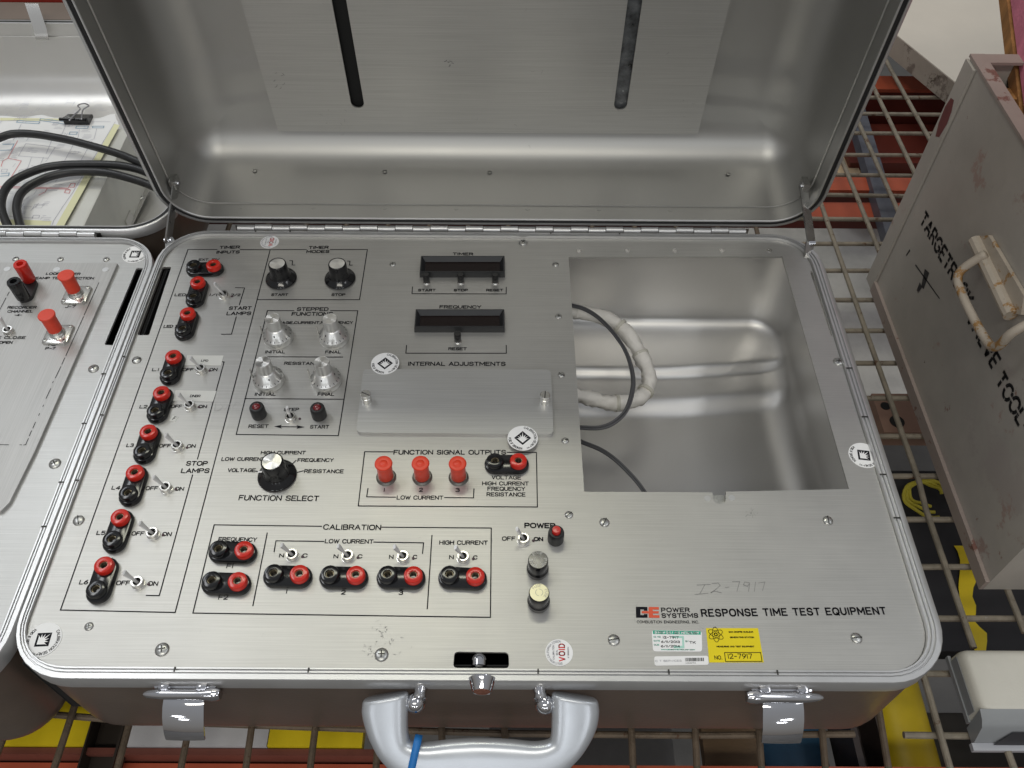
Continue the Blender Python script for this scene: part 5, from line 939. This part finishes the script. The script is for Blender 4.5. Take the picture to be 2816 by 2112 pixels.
for k in range(3):
    r_ = 17 + 5 * k; rp.tube([(478 + k * 2 + r_ * math.cos(2 * PI * i / 30) * 1.1, 520 - k * 3 + r_ * math.sin(2 * PI * i / 30) * .9, -255 + 2 * math.sin(i + k)) for i in range(24)], 2, 7)
slab('yellow_rope', rp, YELO, 'coil of yellow rope under the right wires beside the tool box', 'rope')
slab('pale_floor_patch', MB().box(380, 1000, 775, 1240, -420, -404), M('pale_floor_grey', (.60, .59, .565), .7, noise=(7, .3), bump=(20, .3)), 'pale grey slab added for the light floor deep below the right wires', 'board')  # added slab giving the floor its pale area here

# ================================================================ tool box
X0 = 437.0
tbx = thing('tool_box', 'worn grey steel tool box stencilled in black with a rusty drop handle at right', 'tool box', (640, 555, -143))
def fx(y, z, x=0): return (X0 + x, y, z)
P('side_wall', MB().box(X0, X0 + 3, 349, 755, -143, 149), TOOLB, tbx)
P('front_wall', MB().box(X0 + 3, 900, 349, 352, -143, 149), TOOLB, tbx)
P('back_wall', MB().box(X0 + 3, 900, 752, 755, -143, 149), TOOLB, tbx)
P('corner_flange', MB().box(X0 - 3, X0 - .2, 736, 757, -143, 147), TOOLB, tbx)
P('bottom_flange', MB().box(X0 - 4, X0 - .2, 349, 735.8, -143, -128), TOOLE, tbx)
P('bare_patch', MB().add([(X0 - 3.15, y, z) for y, z in ((738, 88), (741, 70), (748, 66), (753, 78), (755, 96), (752, 108), (745, 110), (740, 100))], [tuple(range(8))]), TOOLR, tbx)
P('top_lip', MB().box(X0 - 1, X0 + 13, 347, 757, 149, 152).box(X0 + 13, 900, 742, 757, 149, 151.8), TOOLE, tbx)
P('wood_liner', MB().box(X0 + 14, X0 + 30, 352, 740, -100, 130).box(X0 + 30, 900, 722, 741, -100, 126), WOOD, tbx)
def stencil(txt, p0, p1, h, w):
    out, W = layout(txt, 1.5); k = MB(); dy, dz = p1[0] - p0[0], p1[1] - p0[1]; L = math.hypot(dy, dz); sx = L / W; sy = h / 6; uy, uz = dy / L, dz / L
    for x, wd, st in out:
        for s in st:
            pts = [(x + a, b) for a, b in s]
            pp = []
            for (a0_, b0_), (a1_, b1_) in zip(pts, pts[1:]):
                n_ = max(1, int(math.hypot(a1_ - a0_, b1_ - b0_) / .5)); pp += [(a0_ + (a1_ - a0_) * i / n_, b0_ + (b1_ - b0_) * i / n_) for i in range(n_)]
            pp.append(pts[-1])
            for (a0_, b0_), (a1_, b1_) in zip(pp, pp[1:]):
                if abs((b0_ + b1_) / 2 - 3) < .36 and abs(b1_ - b0_) > .1: continue   # stencil bridge
                if random.random() < .10: continue
                y0, z0 = p0[0] + uy * a0_ * sx, p0[1] + uz * a0_ * sx + b0_ * sy; y1, z1 = p0[0] + uy * a1_ * sx, p0[1] + uz * a1_ * sx + b1_ * sy
                ll = math.hypot(y1 - y0, z1 - z0) or 1; ny, nz = -(z1 - z0) / ll * w / 2, (y1 - y0) / ll * w / 2; ey, ez = (y1 - y0) / ll * .4, (z1 - z0) / ll * .4
                k.add([(X0 - .35, y0 - ny - ey, z0 - nz - ez), (X0 - .35, y1 - ny + ey, z1 - nz + ez), (X0 - .35, y1 + ny + ey, z1 + nz + ez), (X0 - .35, y0 + ny - ey, z0 + nz - ez)], [(0, 1, 2, 3)])
    return k
for s, p0, p1 in TB_TEXT: P('stencil_lettering', stencil(s, p0, p1, 15, 3.3), STENCIL, tbx, sharp=0)
sm_ = MB()
for a_, b_, w_ in TB_SMEAR:
    dy, dz = b_[0] - a_[0], b_[1] - a_[1]; L = math.hypot(dy, dz); ny, nz = -dz / L * w_ / 2, dy / L * w_ / 2
    sm_.add([(X0 - .3, a_[0] - ny, a_[1] - nz), (X0 - .3, b_[0] - ny * .6, b_[1] - nz * .6), (X0 - .3, b_[0] + ny * .6, b_[1] + nz * .6), (X0 - .3, a_[0] + ny, a_[1] + nz)], [(0, 1, 2, 3)])
P('paint_smear', sm_, STENCIL, tbx, sharp=0)
hpz = smooth([(X0 - 8, *TB_HANDLE[0]), *[(X0 - 22, *v) for v in TB_HANDLE[1:6]], (X0 - 8, *TB_HANDLE[6])], 6)
P('drop_handle', MB().tube(hpz, 4.0, 12), RUST, tbx, sharp=0)
pt = [(X0 - 4, *v) for v in TB_PLATE]
P('handle_plate', MB().loft([[(x + q, y, z) for x, y, z in pt] for q in (0, 3.6)]).tube([(X0 - 6, 604, 54), (X0 - 6, 510, 52)], 6, 10), RUST, tbx)
def leaning(x0, x1, top, bot, th):
    return MB().loft([[(x0, y, z), (x1, y, z), (x1, y - th * .6, z + th * .8), (x0, y - th * .6, z + th * .8)] for y, z in (bot, top)])
# edge line measured at x = 480: (y 722..832, z 108..166); carried on beyond both ends
slab('wood_plank', leaning(480, 487, (930, 224), (640, 70), 13), WOOD, 'brown varnished wood edge standing in the tool box beside the pink foam', 'plank')
slab('foam_block', leaning(481, 760, (930, 224), (560, 34), 160).xf(Matrix.Translation((1, -8.2, 10.8))), FOAM, 'pink foam block leaning in the tool box at the top right corner', 'foam')
# cream tray behind
a_, b_ = Vector((603, 1262, 0)), Vector((662, 1105, 0)); u_ = (b_ - a_).normalized(); v_ = Vector((-u_.y, u_.x, 0)); 
if v_.x < 0: v_ = -v_
q0, q1 = b_, a_ - u_ * 500
tr = thing('cream_tray', 'cream painted steel lid tray lying upside down behind the tool box', 'steel tray', (800, 1300, -145))
P('tray_top', MB().poly([tuple(p_.xy) for p_ in (q0, q0 + v_ * 900, q1 + v_ * 900, q1)], -111.8, -110), CREAM, tr)
P('tray_skirt', MB().poly([tuple(p_.xy) for p_ in (q0 + u_ * .2 , q0 + v_ * 900, q0 + v_ * 900 - u_ * 4, q0 - u_ * 4 )], -145, -112).poly([tuple(p_.xy) for p_ in (q0 - u_ * 4, q0 + v_ * 4 - u_ * 4, q1 + v_ * 4, q1)], -145, -112), CREAMS, tr)
# bench instrument bottom right
dv = thing('bench_meter', 'beige bench instrument with grey bezel at the bottom right corner', 'instrument', (470, 250, -143))
HQ = lambda i: rcorner([(383 + i, 226 + i), (700, 226 + i), (700, 284 - i), (383 + i, 284 - i)], 7, 5)
P('housing', MB().loft([[(x_, y_, z_) for x_, y_ in HQ(i_)] for i_, z_ in ((0, -143), (.4, -127), (1.6, -121.5), (3.6, -118.6), (6.0, -117.2), (8.5, -116.8))]), DEVB, dv, sharp=60)
P('side_panel', MB().loft([[(x_, y_, z_) for x_, y_ in ((382.6, 233), (383.1, 233), (383.1, 279), (382.6, 279))] for z_ in (-141, -126)]), DEVG, dv)
P('front_bezel', MB().loft([[(x0, y, z) for x0, y, z in ((xx, 232, -117), (xx, 224, -119), (xx, 219, -123), (xx, 212, -147), (xx, 226, -147))] for xx in (383, 702)]), DEVG, dv, sharp=40)
P('front_window', MB().add([(398, 211.2, -142.5), (700, 211.2, -142.5), (700, 216.6, -127), (409, 216.6, -127)], [(0, 1, 2, 3)]), DEVD, dv)
P('bezel_edge', MB().loft([[(x, y, z) for y, z in ((207, -143), (213, -143), (213, -148), (207, -148))] for x in (381, 702)]), DEVS, dv)
P('side_trim', MB().box(381.5, 384, 228, 284, -143, -138), DEVG, dv)
